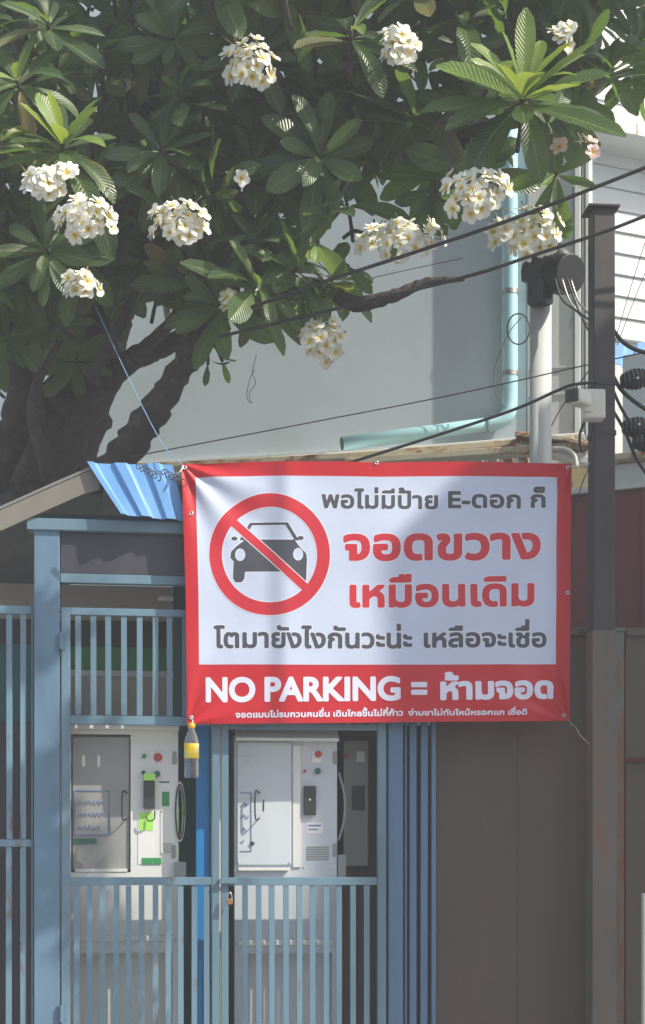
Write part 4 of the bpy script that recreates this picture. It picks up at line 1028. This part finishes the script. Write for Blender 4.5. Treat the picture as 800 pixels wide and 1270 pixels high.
# unseen leaf tufts added, without a limb, to shade the left gate leaf
for (px, py) in [(rnd.uniform(75, 228), rnd.uniform(925, 1150)) for _ in range(22)]+[(rnd.uniform(-20, 60), rnd.uniform(780, 1270)) for _ in range(26)]+[(rnd.uniform(90, 215), rnd.uniform(1150, 1290)) for _ in range(8)]:
    c = F.m @ P(px, py, 0)+sdir*rnd.uniform(3.9, 4.6)
    rosette(c, (rnd.uniform(-.6, .6), rnd.uniform(-.6, .6), .8), 10, .62, prio=-5)

# leaves removed where they would block sun from banner, gate, wall and lit tufts
def in_poly(x, y, pg):
    c = False
    for i in range(len(pg)):
        (x1, y1), (x2, y2) = pg[i], pg[i-1]
        if (y1 > y) != (y2 > y) and x < (x2-x1)*(y-y1)/(y2-y1)+x1: c = not c
    return c
OPEN = [[(205, 560), (590, 560), (590, 900), (500, 930), (335, 905), (338, 1075), (292, 1275), (255, 1275), (258, 960), (205, 900)],
        [(28, 822), (112, 822), (108, 892), (76, 904), (36, 892)], [(20, 1130), (66, 1138), (118, 1196), (118, 1290), (20, 1290)],
        [(364, 925), (390, 925), (372, 1060), (364, 1070)], [(178, 925), (195, 925), (190, 1100), (165, 1090), (168, 1000)], [(640, 350), (700, 350), (700, 570), (640, 570)]]
nrm = (F.m.to_3x3() @ Vector((0, 1, 0)))
def shadow_px(p):
    t = (p-F.m @ Vector((0, BW, 0))).dot(nrm)/sdir.dot(nrm)
    if t < .1: return None
    q = p-sdir*t; return CX+q.x/q.y*FPX, HY-(q.z-EYE)/q.y*FPX
keyc = [(at(648, 118, 6.15), .40), (at(78, 178, 6.2), .30), (at(30, 55, 6.4), .30), (at(720, 50, 6.3), .32), (at(560, 30, 6.5), .2), (at(690, 215, 6.5), .16), (at(360, 390, 6.85), .15), (at(436, 38, 6.3), .16), (at(765, 60, 6.25), .22), (at(22, 90, 6.3), .22)]+[(at(a, b, c), d) for a, b, d, c in ((108, 272, .19, 6.0), (222, 278, .19, 6.2), (310, 80, .18, 6.4), (592, 240, .22, 6.1), (505, 295, .18, 6.6), (55, 230, .15, 6.05), (100, 355, .13, 6.35), (495, 57, .1, 6.2), (662, 290, .14, 6.5), (400, 420, .12, 6.75), (535, 350, .12, 6.8))]
kept = []
for lf in leaves:
    a, b, c = lf[0] @ Vector((0, .03, 0)), lf[0] @ Vector((0, .17, 0)), lf[0] @ Vector((0, .31, -.02)); bad = False
    for p in (a, b, c):
        sp_ = shadow_px(p)
        if sp_ and any(in_poly(*sp_, g_) for g_ in OPEN): bad = True; break
    if not bad and lf[3] < 8.9:
        ix_, iy_ = CX+b.x/b.y*FPX, HY-(b.z-EYE)/b.y*FPX
        if lf[3] < 4.5 and not (ix_ < 260 and iy_ > 0):
            for p in (a, b, c):
                hw_ = H.i @ p; hs = H.i.to_3x3() @ sdir; t = hw_.y/hs.y
                if t > 0:
                    q = p-sdir*t
                    if in_poly(CX+q.x/q.y*FPX, HY-(q.z-EYE)/q.y*FPX, [(80, 330), (650, 230), (650, 550), (80, 575)]): bad = True; break
        for kc, kr in keyc:
            for p in (a, b, c):
                t = (p-kc).dot(sdir)
                if t > .30 and ((p-kc)-sdir*t).length < kr*.92: bad = True; break
            if bad: break
    if not bad: kept.append(lf)
leaves = kept
have = {}
for lf in kept: have[lf[4]] = have.get(lf[4], 0)+1
for c, axis, prio, rid in twig_list:
    far = CX+c.x/c.y*FPX > 690
    if have.get(rid, 0) < 8 and (prio < 4.5 or far): continue
    if far and prio < 4.5: continue
    tips = [c, c-axis*.10, c-axis*.18+Vector((0, .10, .0))]
    if prio < 0 and any(in_poly(*(shadow_px(p) or (-99, -99)), g_) for p in tips for g_ in OPEN): continue
    twigs.tube(spline([tl(p) for p in tips], 4), [.008]*3+[.009]*3+[.010]*3, 6)
# split: the 300 that show largest are parts, the rest one stuff mesh
def score(m_):
    c = m_ @ Vector((0, .14, 0)); ix, iy = CX+c.x/c.y*FPX, HY-(c.z-EYE)/c.y*FPX
    return (-20 < ix < 820 and -20 < iy < 640)
order = sorted(range(len(leaves)), key=lambda i: -(leaves[i][3]+(0 if score(leaves[i][0]) else -50)))
big, rest = order[:295], order[295:]
for i in big:
    m_, k, mk, _, _r = leaves[i]; o = bpy.data.objects.new('leaf', PM[(k, mk)]); C.objects.link(o); o.parent = tr
    o.matrix_basis = Matrix.Translation(-root) @ m_
for mk in ('leaf',):
    V = []; Fc = []; UV = []; off = 0; mats = []
    names = ['leaf', 'leaf_young', 'leaf_old']
    for i in rest:
        m_, k, mk_, _, _r = leaves[i]; v, f, uv = protos[k]; mm = np.array(Matrix.Translation(-root) @ m_)
        V.append(v @ mm[:3, :3].T+mm[:3, 3]); Fc.append(np.array(f)+off); UV.append(np.array(uv)); off += len(v); mats.append(np.full(len(f), names.index(mk_)))
    V = np.concatenate(V); Fc = np.concatenate(Fc); UV = np.concatenate(UV); mats = np.concatenate(mats)
    me = bpy.data.meshes.new('foliage'); me.vertices.add(len(V)); me.vertices.foreach_set('co', V.ravel())
    me.loops.add(Fc.size); me.loops.foreach_set('vertex_index', Fc.ravel()); me.polygons.add(len(Fc)); me.polygons.foreach_set('loop_start', np.arange(len(Fc))*4)
    u = me.uv_layers.new(name='UVMap'); u.data.foreach_set('uv', UV[Fc.ravel()].ravel())
    for n_ in names: me.materials.append(M[n_])
    me.polygons.foreach_set('material_index', mats); me.polygons.foreach_set('use_smooth', [True]*len(Fc)); me.update(calc_edges=True)
    o = bpy.data.objects.new('foliage', me); C.objects.link(o); o.parent = tr; o['kind'] = 'stuff'
o = twigs.build('twigs', M['bark'], tr, smooth=True); o['kind'] = 'stuff'

# flowers
def flower_mesh(mk, open_=1.0):
    mb = MB()
    for p in range(5):
        a = p*2*math.pi/5; n0 = len(mb.v); rows = 5
        for i in range(rows):
            s = i/(rows-1); rad = .003+.034*s; hw_ = (.003, .011, .0165, .0155, .007)[i]; z = .010*math.sin(s*1.6)*open_+.012*(1-open_)*s*3-.006*s*s
            for c in (-1, 0, 1):
                t = c*hw_; x = rad*math.cos(a)-t*math.sin(a); y = rad*math.sin(a)+t*math.cos(a); mb.v.append((x, y, z+(.004*c if 0 < i else 0)-(.0 if c else .002)))
        for i in range(rows-1):
            for c in range(2): k = n0+i*3+c; mb.f.append((k, k+1, k+4, k+3))
    me = mb.mesh('flower'); me.materials.append(M[mk]); me.polygons.foreach_set('use_smooth', [True]*len(me.polygons)); return me
FM = [flower_mesh('petal', 1), flower_mesh('petal', .75), flower_mesh('petal', .9)]; FP = flower_mesh('petal_pink', .9)
clusters = [(55, 230, 27, 9, 6.05), (82, 216, 16, 3, 6.05), (108, 274, 38, 13, 6.0), (222, 278, 38, 14, 6.2), (310, 82, 36, 13, 6.4), (100, 355, 24, 6, 6.35), (592, 240, 44, 17, 6.1), (505, 298, 42, 15, 6.6),
            (495, 57, 28, 9, 6.2), (400, 421, 34, 12, 6.75), (662, 290, 40, 13, 6.5), (622, 292, 22, 6, 6.5), (286, 375, 13, 3, 6.6), (697, 45, 16, 4, 6.45), (466, 300, 26, 7, 6.7), (300, 222, 9, 1, 6.5)]
pink = [(728, 190, 18, 2, 6.35), (690, 178, 12, 1, 6.3)]
for (px, py, rpx, n_, Y) in clusters+pink:
    isp = (px, py, rpx, n_, Y) in pink; n_ = n_ if isp or n_ < 3 else round(n_*1.5)
    c = at(px, py, Y); rr_ = rpx*Y/FPX; st = MB()
    sc_p = c+Vector((0, .12, .10)); e = None
    fl = []
    for i in range(n_):
        t = i*2.39996+px; rad = rr_*.84*math.sqrt((i+.5)/n_)*rnd.uniform(.75, 1.12); p = c+Vector((rad*math.cos(t)*(1.08+.1*math.sin(px)), -.05*(1-(rad/rr_)**2)+rnd.uniform(-.025, .025), rad*math.sin(t)*(.85+.1*math.cos(py))))
        d = (p-c)*1.2+Vector((rnd.uniform(-.045, .045), -.055, .035+rnd.uniform(-.04, .035))); fl.append((p, d.normalized()))
    for p, d in fl: st.tube(spline([tl(sc_p), tl((sc_p+p)/2-d*.02), tl(p-d*.018), tl(p)], 3), .0022, 5)
    for i in range(7):
        q_ = c+Vector((rnd.uniform(-1, 1)*rr_, rnd.uniform(-.03, .01), rnd.uniform(-.2, 1.1)*rr_)); d = (q_-sc_p)
        st.tube(spline([tl(sc_p), tl(sc_p+d*.7), tl(q_)], 3), [.0018]*3+[.0018]*2+[.0035, .003], 5)
    st.tube([tl(sc_p), tl(sc_p+Vector((.0, .12, .1)))], .005, 6)
    e = st.build('flower_cluster', M['stalk'], tr)
    if isp: e['label'] = 'small cluster of pinkish flowers'
    for p, d in fl:
        o = bpy.data.objects.new('flower', FP if isp else FM[rnd.randrange(3)]); C.objects.link(o); o.parent = e
        q = d.to_track_quat('Z', 'Y') @ Quaternion((0, 0, 1), rnd.uniform(0, 6.28)); s_ = rnd.uniform(.86, 1.16)
        o.matrix_basis = Matrix.Translation(tl(p)) @ q.to_matrix().to_4x4() @ Matrix.Scale(s_, 4)

# ------------------------------------------------------------ unseen block added on the right, sized so its shade crosses the banner
nb = empty('shade_house', (6.2, 0, 0)); tag(nb, 'added unseen pale house block that shades the banner and brown gate', 'house')
NY = 6.20-(6.2-.37)*(-sdir.y/sdir.x); NZ = 3.14+(6.2-.60)*sdir.z/sdir.x
MB().box((0, NY, 0), (7, 5.5, NZ)).build('wall', M['palewall'], nb, bevel=.01)
for i in range(1):
    for j in range(2):
        y0 = NY+.4+i*2.5; z0 = 1.2+j*3.2
        w_ = MB().box((-.03, y0, z0), (-.002, y0+1.2, z0+1.4)).build('window', M['darkgrey'], nb)
        fr = MB().box((-.06, y0-.06, z0-.06), (-.031, y0, z0+1.46)).box((-.06, y0+1.2, z0-.06), (-.031, y0+1.26, z0+1.46)).box((-.06, y0, z0+1.4), (-.031, y0+1.2, z0+1.46)).box((-.06, y0, z0-.06), (-.031, y0+1.2, z0)).box((-.06, y0+.57, z0), (-.031, y0+.63, z0+1.4))
        fr.build('frame', M['white'], w_)

q = F.m @ P(342, 735, BW)+sdir*5.3  # unseen pole added to cast the soft vertical streak on the banner
e = empty('streak_pole', (q.x, q.y, 0)); tag(e, 'added unseen slim steel pole whose shadow streaks the banner', 'pole')
MB().tube([(0, 0, 0), (0, 0, 3), (0, 0, 7.6)], [.017, .016, .014], 14).build('shaft', M['pole_grey'], e, smooth=True)
MB().tube([(0, 0, 0), (0, 0, .02)], .08, 16).build('base_plate', M['steel_dark'], e)

# ------------------------------------------------------------ thin volume added to imitate veiling glare and lift the blacks
if VEIL_HAZE:
    m = bpy.data.materials.new('veil_haze'); m.use_nodes = True; m.node_tree.nodes.clear(); out = m.node_tree.nodes.new('ShaderNodeOutputMaterial'); v = m.node_tree.nodes.new('ShaderNodeVolumePrincipled')
    v.inputs['Color'].default_value = (.93, .96, 1, 1); v.inputs['Density'].default_value = VEIL_HAZE; m.node_tree.links.new(v.outputs[0], out.inputs['Volume'])
    o = MB().box((-62, -62, -1.3), (62, 62, 12)).build('veil_haze', m); tag(o, kind='stuff')
